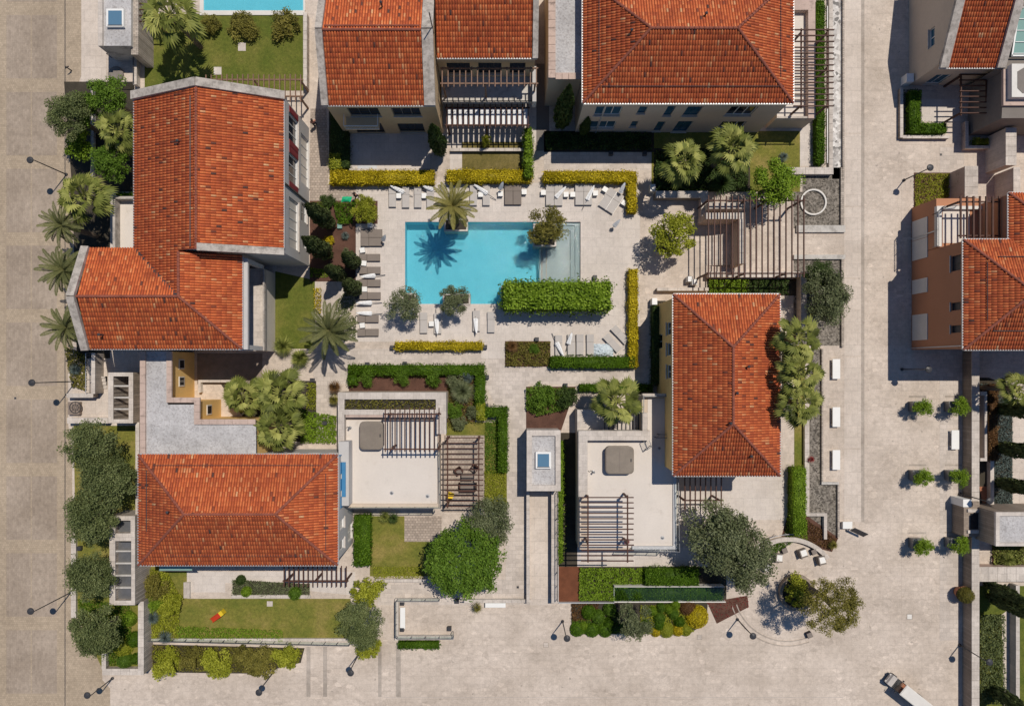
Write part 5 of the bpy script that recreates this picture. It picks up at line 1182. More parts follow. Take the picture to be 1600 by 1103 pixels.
def parasol_up(x,y,label):
    p=P(x,y,0); t=thing('parasol',label,'parasol',p,'closed white parasols by the pool'); parasol_parts(t); MB().lathe((p.x,p.y,0),[(.3,0.012),(.3,.07),(.05,.09)],16).build('base','metal_dark',t); t.scale=(1.3,1.3,1)
for a in ((646,308,609,290,'tipped white parasol across the first lounger above the pool'),(688,300,660,291,'tipped white parasol across the fourth lounger above the pool'),(776,313,740,288,'tipped white parasol across the fifth lounger above the pool'),
    (857,321,885,291,'tipped white parasol across the double lounger above the pool olive'),(909,329,929,289,'tipped white parasol across the double lounger above the pool steps'),(603,429.5,562,432.5,'tipped white parasol between second and third brown lounger'),
    (598,473,556,473.5,'tipped white parasol below the fourth brown lounger'),(598,490.5,556,489,'tipped white parasol above the fifth brown lounger'),(681,482,683.5,523,'tipped white parasol on the second lounger below the pool'),
    (742,481,744.5,522,'tipped white parasol on the third lounger below the pool'),(862,520,881,557,'tipped white parasol on the first lounger by the lower green hedge'),(884,550,894,519,'tipped white parasol on the second lounger by the lower green hedge')): parasol_flat(*a)
for a in ((596,381,602,367,'leaning closed white parasol by the brown double lounger',1.9),(779,303,786,284,'leaning closed white parasol left of the brown double lounger above the pool',1.9),(964,312,977,285,'leaning closed white parasol over the askew double lounger',1.7),(953,361,969,343,'leaning closed white parasol alone right of the pool steps',1.7)): parasol_flat(*a)
m=MB();V=[];n=14
cc=P(943,547,.4)
for i in range(n+1):
    for j in range(n+1):
        u=i/n*2-1;v=j/n*2-1; r=max(0,1-(u*u+v*v)*.75); V.append((cc.x+u*1.05+random.uniform(-.06,.06),cc.y+v*.65+random.uniform(-.05,.05),.02+r*.45+random.uniform(0,.13)*(r>.05)))
m.add(V,[(i*(n+1)+j,i*(n+1)+n+1+j,i*(n+1)+n+2+j,i*(n+1)+j+1) for i in range(n) for j in range(n)]); one('crumpled_cover',m,'fabric_blue','crumpled pale blue white cover heaped by the diagonal loungers','cover')
# benches
def bench(x0,y0,x1,y1,label,mat='white'):
    a=P(x0,y1,.45);b=P(x1,y0,.45); t=thing('bench',label,'bench',(a.x,a.y,0)); MB().cbox(a.x,a.y,.37,b.x,b.y,.45,.02).build('seat',mat,t)
    L=b.y-a.y>b.x-a.x
    for f in (.12,.88):
        if L: y=a.y+(b.y-a.y)*f; MB().box(a.x+.05,y-.09,0,b.x-.05,y+.09,.37).build('leg','offwhite',t)
        else: x=a.x+(b.x-a.x)*f; MB().box(x-.09,a.y+.05,0,x+.09,b.y-.05,.37).build('leg','offwhite',t)
for y,l in ((576,'top'),(651,'middle'),(718,'bottom')): bench(1301,y-15,1313,y+16,'white stone bench by the gravel strip, %s of three'%l)
bench(1487,672,1499,702,'white stone bench between the shrub planters at the boundary wall'); bench(625,949,633,982,'white bench inside the U shaped plaza wall'); bench(758,942,790,949,'white bench in front of the low wall by the ramp'); bench(1317,815,1332,826,'short white bench by the tilted sign panel')
# tilted sign panel
p=P(1335,828,0); t=thing('sign_panel','dark tilted panel on the street near the round plaza','sign',(p.x,p.y,0)); MB().obox((p.x,p.y,.95),1.5,.08,.75,math.radians(-25),math.radians(-35)).build('panel','metal_dark',t)
for q in (-.5,.5): MB().bar((p.x+q*.9,p.y-q*.42,0),(p.x+q*.9,p.y-q*.42,.8),.06,.06).build('post','metal_dark',t)
# square shrub planters on the street
for (x,y,l) in ((1430,635,'upper left of six'),(1486,635,'upper right of six'),(1430,742,'middle left of six'),(1486,742,'middle right of six'),(1430,848,'lower left of six'),(1486,847,'lower right of six')):
    p=P(x,y,.4); t=thing('tree_planter','grey square planter with clipped bush on the street, '+l,'planter',(p.x,p.y,0),'street planters'); w=.58
    m=MB(); m.add([(p.x-w*.85,p.y-w*.85,0),(p.x+w*.85,p.y-w*.85,0),(p.x+w*.85,p.y+w*.85,0),(p.x-w*.85,p.y+w*.85,0),(p.x-w,p.y-w,.95),(p.x+w,p.y-w,.95),(p.x+w,p.y+w,.95),(p.x-w,p.y+w,.95)],[(3,2,1,0),(4,5,6,7),(0,1,5,4),(1,2,6,5),(2,3,7,6),(3,0,4,7)]); m.build('pot','metal_grey',t)
    me=mat_copy(crown_mesh(('pb',0),3400,.14,30,.36,.5,seed=44,hollow=.2),'lf_bright'); o=link('bush',me,None,t); o.location=(0,0,1.75); o.scale=(1.0,1.0,.75); o.rotation_euler=(0,0,random.uniform(0,6)); MB().tube([(p.x,p.y,.9),(p.x,p.y,1.6)],.06,6).build('stem','trunk',t)
    MB().pbox(x-10,y-17,x+17,y-14,.0,.017,0).build('inset_strip','paving_band',t)
p=P(1502,926,.5); t=thing('tree_planter','round terracotta pot with olive bush at the boundary wall','planter',(p.x,p.y,0)); MB().lathe((p.x,p.y,0),[(.5,0),(.75,.8),(.8,.85),(.7,.85),(.66,.7)],22).build('pot','terracotta',t)
o=link('bush',mat_copy(ball_mesh('m',1500,.10),'lf_bronze'),None,t); o.location=(0,0,1.0); o.scale=(.85,.85,1.0)
# street lamps: slim pole, short arm, disc head
def lamp(x,y,h,label,ang=0.):
    p=P(x,y); t=thing('street_lamp',label,'street lamp',(p.x,p.y,0),'slim street lamps'); MB().lathe((p.x,p.y,0),[(.16,0),(.16,.12),(.07,.18),(.06,1.),(.045,h)],10).build('pole','metal_dark',t)
    e=Vector((math.cos(ang)*.35,math.sin(ang)*.35,0)); q=Vector((p.x,p.y,h)); MB().tube([q,q+e*.5+Vector((0,0,.12)),q+e],.035,6).build('arm','metal_dark',t)
    hd=MB().lathe(tuple(q+e+Vector((0,0,-.12))),[(.30,0),(.34,.06),(.30,.14),(.06,.2)],18).build('lamp_head','metal_dark',t); MB().lathe(tuple(q+e+Vector((0,0,-.16))),[(.2,0),(.24,.035)],14).build('diffuser','lamp_glass',hd)
for a in ((104,273,5.0,'street lamp by the road beside the upper left bushes',math.pi),(119,596,6.2,'street lamp by the road beside the entrance court',math.pi),(111,925,5.6,'street lamp by the road near the lower olive trees',math.pi),(176,1059,3.8,'street lamp at the corner of road and south street',math.pi),
    (427,1050,3.8,'street lamp at the rounded planting on the south street',-2.),(560,1022,3.6,'street lamp below the olive at the lawn corner',-1.6),(879,970,3.8,'street lamp left of the clipped shrub bed',-1.2),(1152,967,3.9,'street lamp by the curved steps of the round plaza',-.8),
    (1412,282,4.0,'street lamp near the planting above the orange house',.5),(1409,577,4.0,'street lamp in the shade of the orange house',0.),(1499,771,4.0,'street lamp beside the white box at the lodge',0.),(1499,1007,4.0,'street lamp near the parked cart at the boundary wall',-.3)): lamp(*a)
# small dark bollard lights; those at the fig tree and U shaped wall are planter cubes
for i,(x,y,l) in enumerate(((573,569,'north of the U shaped hedge, left'),(632,568,'north of the U shaped hedge, right'),(761,589,'east of the U shaped hedge'),(760,634,'at the step of the U shaped hedge'),(507,661,'beside the fan palms west of the terrace'),(487,594,'at the corner of the fan palm bed'),(884,602,'above the dark shrub by the pavilion'),(1001,602,'right of the fan palm by the cream terrace'),
    (706,288,'between the two yellow hedges'),(612,543,'at the left end of the lower yellow hedge'),(758,542,'at the right end of the lower yellow hedge'),(839,530,'above the brown shrub bed'),(930,433,'right of the tall leafy hedge'),(558,465,'between loungers and conifers'),(122,857,'beside the olive trees on the road'),(1023,293,'left end of the shaded wall'),(714,940,'in place of a planter cube below the fig tree'),(628,943,'in place of a planter cube in the upper corner of the U shaped wall'),(628,984,'in place of a planter cube in the lower corner of the U shaped wall'),(702,983,'in place of a planter cube at the open end of the U shaped wall'),(955,239,'in the shaded path, left'),(1008,239,'in the shaded path, right'))):
    p=P(x,y,.5); t=thing('bollard_light','small dark box light '+l,'bollard light',(p.x,p.y,0),'dark box lights'); MB().cbox(p.x-.2,p.y-.2,0,p.x+.2,p.y+.2,.5,.02).build('body','metal_dark',t); MB().box(p.x-.203,p.y-.15,.32,p.x+.203,p.y+.15,.42).build('lens','lamp_glass',t)
one('utility_box',MB().pbox(1019,466,1027,476,0,1.0),'white','white utility box by the low wall near the ochre house','box'); one('utility_box',MB().pbox(1016,288,1024,299,0,.9),'offwhite','pale utility box left of the shaded wall','box')
# pads on the lawns
for x0,y0,x1,y1,l in ((372,67,384,80,'upper'),(334,105,346,117,'lower')): one('stepping_slab',MB().pbox(x0,y0,x1,y1,0,.05),'capstone','square pale slab in the top left lawn, %s of two'%l,'slab')
one('stepping_slab',MB().pbox(417,939,426,947,0,.05),'capstone','square pale slab in the lower lawn','slab')
# toy slide on the lower lawn
p=P(340,962,.3); t=thing('toy_slide','small red and yellow plastic slide on the lower lawn','toy',(p.x,p.y,0)); d=Vector((.80,.6,0)); s=Vector((-.6,.8,0)); a=p-d*.85;b=p+d*.45
m=MB(); m.bar((a.x,a.y,.12),(b.x,b.y,.75),.42,.05); m.build('chute','red_plastic',t)
for q in (-1,1): e=s*q*.23; MB().bar((a.x+e.x,a.y+e.y,.2),(b.x+e.x,b.y+e.y,.83),.05,.14).build('side_rail','red_plastic',t)
MB().obox((b.x+d.x*.2,b.y+d.y*.2,.40),.36,.5,.72,math.atan2(d.y,d.x)).build('ladder','yellow_plastic',t)
# furniture under the pergola
def armchair(x,y,rot,label,mat,seatmat,s=.7):
    p=P(x,y,.4); t=thing('armchair',label,'chair',(p.x,p.y,0)); c=lambda u,v:(p.x+u*math.cos(rot)-v*math.sin(rot),p.y+u*math.sin(rot)+v*math.cos(rot))
    MB().obox((*c(0,0),.36),s,s,.14,rot).build('seat',seatmat,t); MB().obox((*c(0,s*.45),.55),s,.12,.5,rot,.2).build('backrest',mat,t)
    for q in (-1,1): MB().obox((*c(q*s*.46,0),.42),.09,s*.95,.36,rot).build('armrest',mat,t)
    for q in (-1,1):
        for w in (-1,1): MB().obox((*c(q*s*.42,w*s*.42),.14),.06,.06,.29,rot).build('leg','metal_dark',t)
armchair(717,736,.6,'brown wicker armchair left of the table under the cobble pergola','wood','fabric_taupe'); armchair(741,732,-.6,'brown wicker armchair at the upper right under the cobble pergola','wood','fabric_taupe'); armchair(704,774,1.2,'yellow armchair under the cobble pergola','yellow_plastic','yellow_plastic',.6)
p=P(730,745,.7); t=thing('table','brown wicker table under the cobble pergola','table',(p.x,p.y,0)); MB().cbox(p.x-.6,p.y-.35,.66,p.x+.6,p.y+.35,.72,.02).build('top','fabric_taupe',t)
for q in (-.5,.5):
    for w in (-.28,.28): MB().box(p.x+q-.03,p.y+w-.03,0,p.x+q+.03,p.y+w+.03,.66).build('leg','wood',t)
p=P(731,760,.4); t=thing('sofa','brown wicker sofa under the cobble pergola','sofa',(p.x,p.y,0)); MB().cbox(p.x-.8,p.y-.4,.1,p.x+.8,p.y+.4,.42,.04).build('seat','fabric_taupe',t); MB().cbox(p.x-.8,p.y-.5,.1,p.x+.8,p.y-.402,.8,.03).build('backrest','wood',t)
for q in (-1,1): MB().cbox(p.x+q*.86-.058,p.y-.4,.1,p.x+q*.86+.058,p.y+.4,.6,.03).build('armrest','wood',t)
for x,y,r,l in ((1216,871,1.5,'left of three on the north arc'),(1254,864,1.9,'middle of three on the north arc'),(1283,875,1.8,'right of three on the north arc'),(1197,885,1.0,'by the olive on the west arc')): armchair(x,y,r,'white and grey lounge chair in the round plaza, '+l,'fabric_taupe','white',.85)
for x,y,l in ((1226,860,'west of the chairs'),(1272,862,'east of the chairs'),(1265,992,'south of the sparse tree')):
    p=P(x,y,.4); t=thing('pouf','dark cube pouf in the round plaza '+l,'pouf',(p.x,p.y,0)); MB().obox((p.x,p.y,.22),.55,.55,.42,.4).build('body','cloth_dark',t); MB().obox((p.x,p.y,.445),.5,.5,.03,.4).build('cushion','fabric_taupe',t)
# bollard post on the road edge
p=P(112,111); t=thing('post','thin dark post with a short crossbar on the tan road edge','post',(p.x,p.y,0)); MB().tube([(p.x,p.y,0),(p.x,p.y,1.05)],[.07,.05],8).build('shaft','metal_dark',t); MB().bar((p.x-.2,p.y-.12,.8),(p.x+.2,p.y+.12,.8),.08,.08).build('crossbar','metal_dark',t)
# green sheet and other bits near the bed
cc=P(541,311,.2); m=MB(); V=[]; n=7
for i in range(n+1):
    for j in range(n+1): u=i/n*2-1;v=j/n*2-1; V.append((cc.x+u*.5+v*.08,cc.y+v*.27,.04+.25*max(0,1-u*u-v*v*.8)+random.uniform(0,.05)))
m.add(V,[(i*(n+1)+j,i*(n+1)+n+1+j,i*(n+1)+n+2+j,i*(n+1)+j+1) for i in range(n) for j in range(n)]); one('green_sack',m,'green_plastic','bright green plastic sack at the edge of the conifer bed','sack')
one('bed_sign',MB().pbox(527,350,534,357,0,.3),'glass_green','small pale green box on the conifer bed','box')
# utility cart, lower right
a0=P(1416.9,1070,1.9);a1=P(1406,1084.4,1.9); c0=(a0+a1)/2; dirv=Vector((.784,-.62,0)); ang=math.atan2(dirv.y,dirv.x); sv=Vector((.62,.784,0)); L=3.5; W=1.22
org=Vector((c0.x,c0.y,0)); t=thing('utility_cart','white roofed electric utility cart parked at the bottom right','cart',org)
def lp(u,v,z): q=org+dirv*u+sv*v; return (q.x,q.y,z)
MB().obox(lp(1.3,0,.42),4.6,1.15,.22,ang).build('chassis','metal_dark',t)
r=MB(); r.obox(lp(L/2,0,1.86),L,W,.07,ang); r.obox(lp(L/2,0,1.91),L-.12,W-.12,.05,ang); r.build('roof','offwhite',t)
m=MB(); m.obox(lp(-.72,0,.72),.62,1.12,.42,ang,0,.18).obox(lp(-.95,0,.60),.25,1.05,.25,ang); m.build('front_cowl','fabric_grey',t)
MB().obox(lp(-.22,0,1.25),.03,1.05,.75,ang,0,.35).build('windscreen','clear_glass',t)
for u in (.35,1.4,2.4):
    MB().obox(lp(u+.2,0,.72),.5,1.1,.14,ang).build('seat','terracotta' if u<1 else 'fabric_taupe',t); MB().obox(lp(u+.47,0,1.02),.1,1.1,.5,ang).build('seat_back','terracotta' if u<1 else 'fabric_taupe',t)
for u in (.05,L-.1):
    for v in (-.54,.54): MB().bar(lp(u,v,.5),lp(u,v,1.83),.05,.05).build('roof_post','metal_dark',t)
for u in (-.45,2.9):
    for v in (-.56,.56):
        c=lp(u,v,.28); w=MB().tube([lp(u,v-.09,.28),lp(u,v+.09,.28)],.28,16).build('wheel','rubber',t); MB().tube([lp(u,v-.1,.28),lp(u,v+.1,.28)],.14,10).build('rim','metal_light',w)
for v in (-.4,.4): MB().lathe(lp(-1.06,v,.62),[(.09,0),(.1,.06),(.05,.1)],10).build('headlight','offwhite',t)
MB().tube([lp(-.05,.3,1.1),lp(-.35,.3,.95)],.03,6).arc(lp(-.02,.3,0)[:2],.15,.19,0,6.283,1.1,1.13,14).build('steering_wheel','metal_dark',t)
for v in (-.68,.68): MB().obox(lp(-.1,v,1.35),.06,.16,.2,ang).build('mirror','metal_dark',t)
# person in the lane
def person(x,y,head,label,top,leg,h=1.7):
    p=P(x,y); t=thing('person',label,'person',(p.x,p.y,0)); k=h/1.7
    def skin(name,vs,es,rs,mat):
        me=bpy.data.meshes.new(name); me.from_pydata([(a*k,b*k,c*k) for a,b,c in vs],es,[]); o=link(name,me,mat,t); o.rotation_euler=(0,0,head); md=o.modifiers.new('s','SKIN'); 
        for i,r in enumerate(rs): me.skin_vertices[0].data[i].radius=(r*k,r*k)
        me.skin_vertices[0].data[0].use_root=True; o.modifiers.new('b','SUBSURF').levels=1; o.modifiers['b'].render_levels=1; return o
    vs=[(0,0,.95),(0,0,1.2),(0,0,1.40),(0,.02,1.50),(0,.04,1.58),(0,.04,1.68),(.2,0,1.38),(.26,.06,1.12),(.25,.22,.95),(-.2,0,1.38),(-.26,-.08,1.12),(-.26,-.02,.88),(.1,.02,.9),(.1,.16,.5),(.1,.1,.08),(.1,.24,.04),(-.1,-.02,.9),(-.1,-.06,.5),(-.1,-.26,.12),(-.1,-.14,.04)]
    es=[(0,1),(1,2),(2,3),(3,4),(4,5),(2,6),(6,7),(7,8),(2,9),(9,10),(10,11),(0,12),(12,13),(13,14),(14,15),(0,16),(16,17),(17,18),(18,19)]
    skin('body',vs,es,[.13,.13,.12,.055,.09,.08,.06,.045,.035,.06,.045,.035,.09,.065,.045,.04,.09,.065,.045,.04],'skin')
    skin('shirt',[vs[i] for i in (0,1,2,6,7,9,10)],[(0,1),(1,2),(2,3),(3,4),(2,5),(5,6)],[.155,.155,.145,.085,.06,.085,.06],top)
    skin('trousers',[vs[i] for i in (0,12,13,14,16,17,18)],[(0,1),(1,2),(2,3),(0,4),(4,5),(5,6)],[.15,.11,.085,.06,.11,.085,.06],leg)
    skin('hair',[(0,.02,1.66),(0,.03,1.71),(0,-.03,1.62)],[(0,1),(0,2)],[.1,.075,.09],'hair'); return t
person(494,197,.3,'person in a pink top and dark trousers walking down the lane','cloth_pink','cloth_dark'); person(559,309,-.5,'person in dark clothes at the corner of the conifer bed','cloth_dark','cloth_dark')

# street covers and small fittings
for x,y,w,l,m in ((1421,963,9,'pale square cover in the street paving near the planters','offwhite'),(1470,242,4,'small dark drain cover in the upper right yard','metal_dark'),(24,622,4,'small dark cover on the tan road beside the entrance court','metal_dark'),(809,917,4,'small dark drain cover on the central path','metal_dark'),(1093,995,8,'pale square cover in the south street paving','stone_path'),(853,1007,8,'pale square cover left of the clipped shrub bed','stone_path')):
    p=P(x,y); q=S(w)/2; t=thing('manhole_cover',l,'manhole cover',(p.x,p.y,0)); MB().box(p.x-q,p.y-q,.004,p.x+q,p.y+q,.020).build('frame','paving_band',t); MB().box(p.x-q*.8,p.y-q*.8,.010,p.x+q*.8,p.y+q*.8,.026).build('lid',m,t)
p=P(677,50,9.9); m=MB().tube([(p.x,p.y,9.6),(p.x,p.y,13.2)],.05,6); m.build('mast','metal_dark',HE)
for x,y,z in ((612,770,3.63),(668,775,3.63),(1035,840,3.63),(1030,700,3.63)):
    p=P(x,y,z); t=thing('roof_drain','small round drain on the %s, near its %s edge'%('left terrace roof' if x<800 else 'cream terrace roof','south west' if x==612 else 'south east' if x in(668,1035) else 'east'),'drain',(p.x,p.y,z)); MB().lathe((p.x,p.y,z),[(.13,0),(.13,.03),(.08,.04)],12).build('grate','metal_grey',t); MB().lathe((p.x,p.y,z),[(.2,0),(.2,.012)],14).build('flange','metal_light',t)

# ------------------------------------------------------------------ hedges
hedge([(515,266,678,287)],1.1,'lf_yellow','yellow clipped hedge above the pool, left piece below the twin house'); hedge([(515,240,532,264)],1.0,'lf_lime','lime green bushy hedge end at the lane corner')
hedge([(698,265,830,284)],1.1,'lf_yellow','yellow clipped hedge above the pool, middle piece'); hedge([(850,267,995,284),(981,284,995,332)],1.1,'lf_yellow','L shaped yellow clipped hedge above the pool, right piece')
hedge([(983,420,997,574)],1.0,'lf_yellow','narrow yellow hedge down the right side of the pool terrace'); hedge([(617,534,754,547)],.9,'lf_yellow','free standing yellow hedge below the pool')
hedge([(860,557,992,575)],1.0,'lf_hedge','green clipped hedge at the lower right of the pool terrace')
hedge([(543,570,757,586),(543,586,557,602),(742,586,758,634)],1.0,'lf_hedge','green U shaped hedge above the left terrace house'); hedge([(744,630,758,657)],1.02,'lf_lime','lime patch of hedge at the step of the U shaped hedge'); hedge([(758,636,793,652),(778,652,793,738)],1.0,'lf_hedge','green hedge turning down the central path')
hedge([(1240,731,1260,836)],1.5,'lf_bright','bright green clipped hedge beside the gravel strip'); hedge([(1276,0,1289,256)],1.0,'lf_hedge','long dark green hedge along the wide top house yard')
hedge([(1422,141,1439,208),(1439,192,1480,208)],.9,'lf_hedge','L shaped green hedge in the upper right yard',name='hedge'); hedge([(1524,216,1570,226)],.6,'lf_lime','small lime hedge below the beige flat building')
hedge([(1008,888,1092,915)],.9,'lf_hedge','green clipped hedge in front of the cream terrace house'); hedge([(962,919,1130,938)],.5,'lf_hedge','dark low hedge under the glass channel',dens=110); hedge([(622,1003,686,1014)],.7,'lf_hedge','short green hedge below the U shaped plaza wall')
hedge([(553,806,578,884)],1.1,'lf_hedge','green hedge beside the east wall of the lower left house',leaf=.18); hedge([(787,441,954,483)],3.0,'lf_bright','tall leafy pleached hedge on the lower pool edge',z0=.9,leaf=.27,dens=110,rough=.24)
hedge([(180,301,212,306)],.8,'lf_hedge','thin green hedge by the road side balcony'); hedge([(905,600,1020,612)],.7,'lf_hedge','low hedge behind the fan palm at the cream terrace'); hedge([(1545,600,1560,720)],.9,'lf_rust','brown green hedge behind the trough wall at right',dens=120); hedge([(872,690,880,880)],1.2,'lf_bright','narrow climbing hedge between pavilion and cream terrace',rough=.12)
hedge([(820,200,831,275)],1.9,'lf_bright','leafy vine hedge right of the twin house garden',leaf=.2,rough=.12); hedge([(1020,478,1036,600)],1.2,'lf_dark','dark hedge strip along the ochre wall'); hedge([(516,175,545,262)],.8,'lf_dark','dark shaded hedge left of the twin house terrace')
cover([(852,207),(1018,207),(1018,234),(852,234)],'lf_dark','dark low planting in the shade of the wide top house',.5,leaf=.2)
# ground covers
cover([(275,978),(442,984),(442,1001),(275,998)],'lf_bright','bright green low planting along the lower lawn edge',.5)
cover([(583,885),(662,885),(662,903),(583,903)],'lf_lime','yellow green ground cover below the fig lawn',.3); cover([(757,735),(790,735),(792,800),(757,800)],'lf_lime','yellow green ground cover beside the cobble pergola',.4)
cover([(1108,437),(1170,437),(1170,460),(1108,460)],'lf_bright','bright green leafy planting below the long pergola',.6,leaf=.2); cover([(1170,437),(1232,437),(1232,460),(1170,460)],'lf_dark','dark leafy planting below the long pergola, right half',.5,leaf=.2)
cover([(362,905),(484,912),(484,933),(362,930)],'lf_olive','grey green planting in the terrace planter of the lower house',.5); cover([(1430,271),(1505,271),(1505,300),(1450,318),(1430,325)],'lf_lime','yellow green planting above the orange house',.4)
cover([(905,887),(1006,887),(1006,938),(905,938)],'lf_bright','mixed lime planting beside the rust coloured bed',.5,leaf=.2); cover([(538,625),(681,625),(681,640),(538,640)],'lf_bronze','straggly planting in the roof parapet trough',.5,z0=4.1,leaf=.22,dens=60)
cover([(699,590),(742,590),(742,660),(700,668)],'lf_bronze','straggly low growth inside the U shaped hedge',.4,leaf=.2,dens=110); shrub(712,598,16,1.4,'lf_olive','grey green shrub inside the U shaped hedge, top right corner',kind='crown'); shrub(708,640,15,1.3,'lf_green','green shrub inside the U shaped hedge beside the terrace parapet',kind='crown'); shrub(731,588,10,1.2,'lf_bluegrey','blue grey shrub in the corner of the U shaped hedge',kind='crown'); shrub(716,660,13,1.0,'lf_olive','low grey shrub above the cobble pergola',kind='crown'); cover([(758,655),(778,655),(778,740),(758,740)],'lf_green','grey green ground cover along the inner hedge',.3)
cover([(790,534),(860,534),(860,572),(790,572)],'lf_bronze','brown green dry shrubs in the square bed below the pool',.6,leaf=.18); cover([(1230,808),(1262,812),(1262,845),(1225,842)],'lf_bright','green planting under the bright hedge end',.3); cover([(1262,812),(1308,842),(1300,860),(1262,845)],'lf_rust','rust flowering planting at the gravel strip end',.4)
cover([(893,943),(935,943),(935,970),(893,970)],'lf_rust','brown green low planting at the left of the clipped shrub bed',.3); cover([(1104,940),(1168,930),(1170,948),(1122,972)],'lf_red','reddish ground cover in the triangular bed',.15,dens=25)
cover([(1552,852),(1600,852),(1600,890),(1552,890)],'lf_palm','feathery green planting below the stone lodge',.6,leaf=.24); cover([(1532,960),(1570,960),(1570,1100),(1532,1100)],'lf_olive_dark','grey green planting in the lower right garden',.8,leaf=.2)
cover([(1532,600),(1548,600),(1582,640),(1582,800),(1552,790),(1550,620)],'lf_bluegrey','blue green ground cover between the right cypresses',.4,leaf=.16); cover([(100,540),(134,555),(134,610),(112,605)],'lf_bronze','mixed planting at the corner of the road entrance',.5,leaf=.2)
cover([(225,890),(260,890),(280,930),(280,1000),(235,1000)],'lf_lime','lime green planting at the left of the lower lawn',.5,leaf=.18); cover([(480,598),(494,598),(494,640),(478,640)],'lf_lime','yellow green planting right of the courtyard fan palms',.6); cover([(470,640),(525,650),(525,692),(470,692)],'lf_bright','green shrubs by the corner of the left terrace house',.6,leaf=.2)
cover([(525,470),(556,440),(556,478),(540,492),(524,492)],'lf_olive_dark','dark grey green ground cover by the loungers',.4); cover([(518,500),(556,492),(556,530),(518,530)],'lf_olive_dark','dark grey green ground cover below the path',.35)
cover([(484,316),(520,316),(505,345),(486,340)],'lf_green','green planting at the upper left of the conifer bed',.5); cover([(520,316),(556,316),(550,350),(528,350)],'lf_hedge','mixed shrubs at the top of the conifer bed',.7,leaf=.2); cover([(484,418),(518,422),(512,434),(484,434)],'lf_bright','bright grass patch below the conifers',.2)
cover([(490,450),(502,450),(502,490),(490,490)],'lf_yellow','yellow planting strip beside the small lawn',.4); cover([(822,606),(898,606),(882,640),(840,650),(822,640)],'lf_green','green creeping shrub above the pavilion',.8,leaf=.2)
cover([(118,935),(160,940),(205,945),(205,1040),(165,1040)],'lf_hedge','green ground cover in the lower left planting',.3); cover([(1296,0),(1299,0),(1299,250),(1296,250)],'lf_hedge','thin green strip by the pebble strip',.2)
cover([(1220,845),(1240,846),(1188,880),(1170,900),(1160,880)],'lf_hedge','green planting behind the curved bench wall',.4,leaf=.18)
# ------------------------------------------------------------------ palms
for a in ((131,306,48,6.,'broad fan palm by the road beside the gable house'),(184,204,38,5.5,'fan palm among the bushes, upper left'),(266,24,54,6.5,'fan palm over the top left lawn'),(1068,254,42,6,'fan palm below the wide top house, left one'),(1144,230,46,6.5,'fan palm below the wide top house, right one'),
    (965,626,46,5.5,'fan palm at the cream terrace'),(378,618,38,4.,'fan palm at the left of the courtyard group'),(438,614,47,5.,'fan palm at the upper right of the courtyard group'),(436,666,46,5.,'fan palm at the bottom of the courtyard group'),
    (1248,528,42,10.,'fan palm east of the ochre house, top of three'),(1250,580,44,10.,'fan palm east of the ochre house, middle of three'),(1250,630,42,9.6,'fan palm east of the ochre house, bottom of three')): palm('fan',*a)
for a in ((98,352,36,5.5,'feathery date palm by the road, top of three'),(100,422,42,6,'feathery date palm by the road, middle of three'),(104,512,38,6,'feathery date palm by the road, bottom of three'),(514,516,48,4.5,'large date palm by the brown loungers')): palm('date',*a)
palm('date',707,322,42,6.,'yellow green date palm standing in the pool edge','lf_datey')
palm('fan',1590,608,32,5.,'fan palm at the right edge above the cypresses')
# ------------------------------------------------------------------ trees
tree('leafy',725,877,60,4.2,'large round bright green fig tree below the cobble pergola',flat=.62)
for a in ((141,700,42,4.,'olive tree by the road, top of the lower group'),(170,752,43,4.3,'olive tree leaning on the lower house wall'),(143,808,40,4.,'olive tree by the road above the louvred frame'),(141,901,38,3.8,'olive tree left of the louvred frame'),(150,986,40,3.8,'olive tree at the lower left corner planting'),(562,976,36,3.6,'dark olive tree at the right end of the lower lawn')): tree('olive_dark',*a)
tree('olive',1125,842,56,4.5,'large grey olive tree beside the round plaza'); tree('olive',1164,874,46,4.3,'grey olive tree overhanging the round plaza'); tree('small_olive',992,971,29,3.,'small grey olive among the clipped shrubs'); tree('small_olive',631,478,27,2.8,'small olive at the lower left pool corner'); tree('small_olive',712,471,25,2.6,'small olive at the lower pool edge')
tree('small_olive',855,354,32,3.2,'olive tree planted in the pool','lf_bronze'); tree('olive',1289,462,40,3.2,'round grey olive in the gravel bed',sy=1.1,sx=.9); tree('olive',765,816,38,3.4,'grey olive tree beside the fig tree'); tree('olive_dark',1280,432,24,2.6,'dark bush above the olive in the gravel bed','lf_dark')
tree('lime',1055,366,34,3.6,'lime green tree in the stone square by the stair'); tree('bright',1210,286,37,3.8,'round bright green tree beside the gravel ring'); tree('lime',570,328,22,1.8,'lime green bush at the corner of the conifer bed','lf_lime',name='bush',cat='bush'); tree('sparse',1298,944,46,6.5,'sparse spreading tree leaning over the round plaza',flat=.55)
tree('olive_dark',112,182,36,4.8,'grey green tree overhanging the road, upper left','lf_olive_dark'); tree('bright',168,152,32,4.5,'green tree beside the light well, upper left','lf_green'); tree('bright',176,252,32,3.8,'dark green bush beside the gable house roof','lf_green'); tree('shrub',133,168,24,4,'rounded green bush between the upper left trees','lf_green'); tree('shrub',125,228,24,2.5,'low green bush near the upper left lamp','lf_bright')
for x,y,r,l in ((326,40,18,'left of three'),(381,42,25,'middle of three'),(446,38,25,'right of three')): shrub(x,y,r,1.3,'lf_bronze','reddish green clump below the small pool, '+l,kind='crown')
shrub(1248,925,25,1.7,'lf_lime','clipped round bush in the stone ring planter',z0=.4,kind='crown'); shrub(572,925,26,2.4,'lf_lime','yellow green shrub at the upper right corner of the lower lawn',kind='crown'); shrub(575,1012,20,1.6,'lf_lime','yellow green shrub at the lower right corner of the lower lawn',kind='crown')
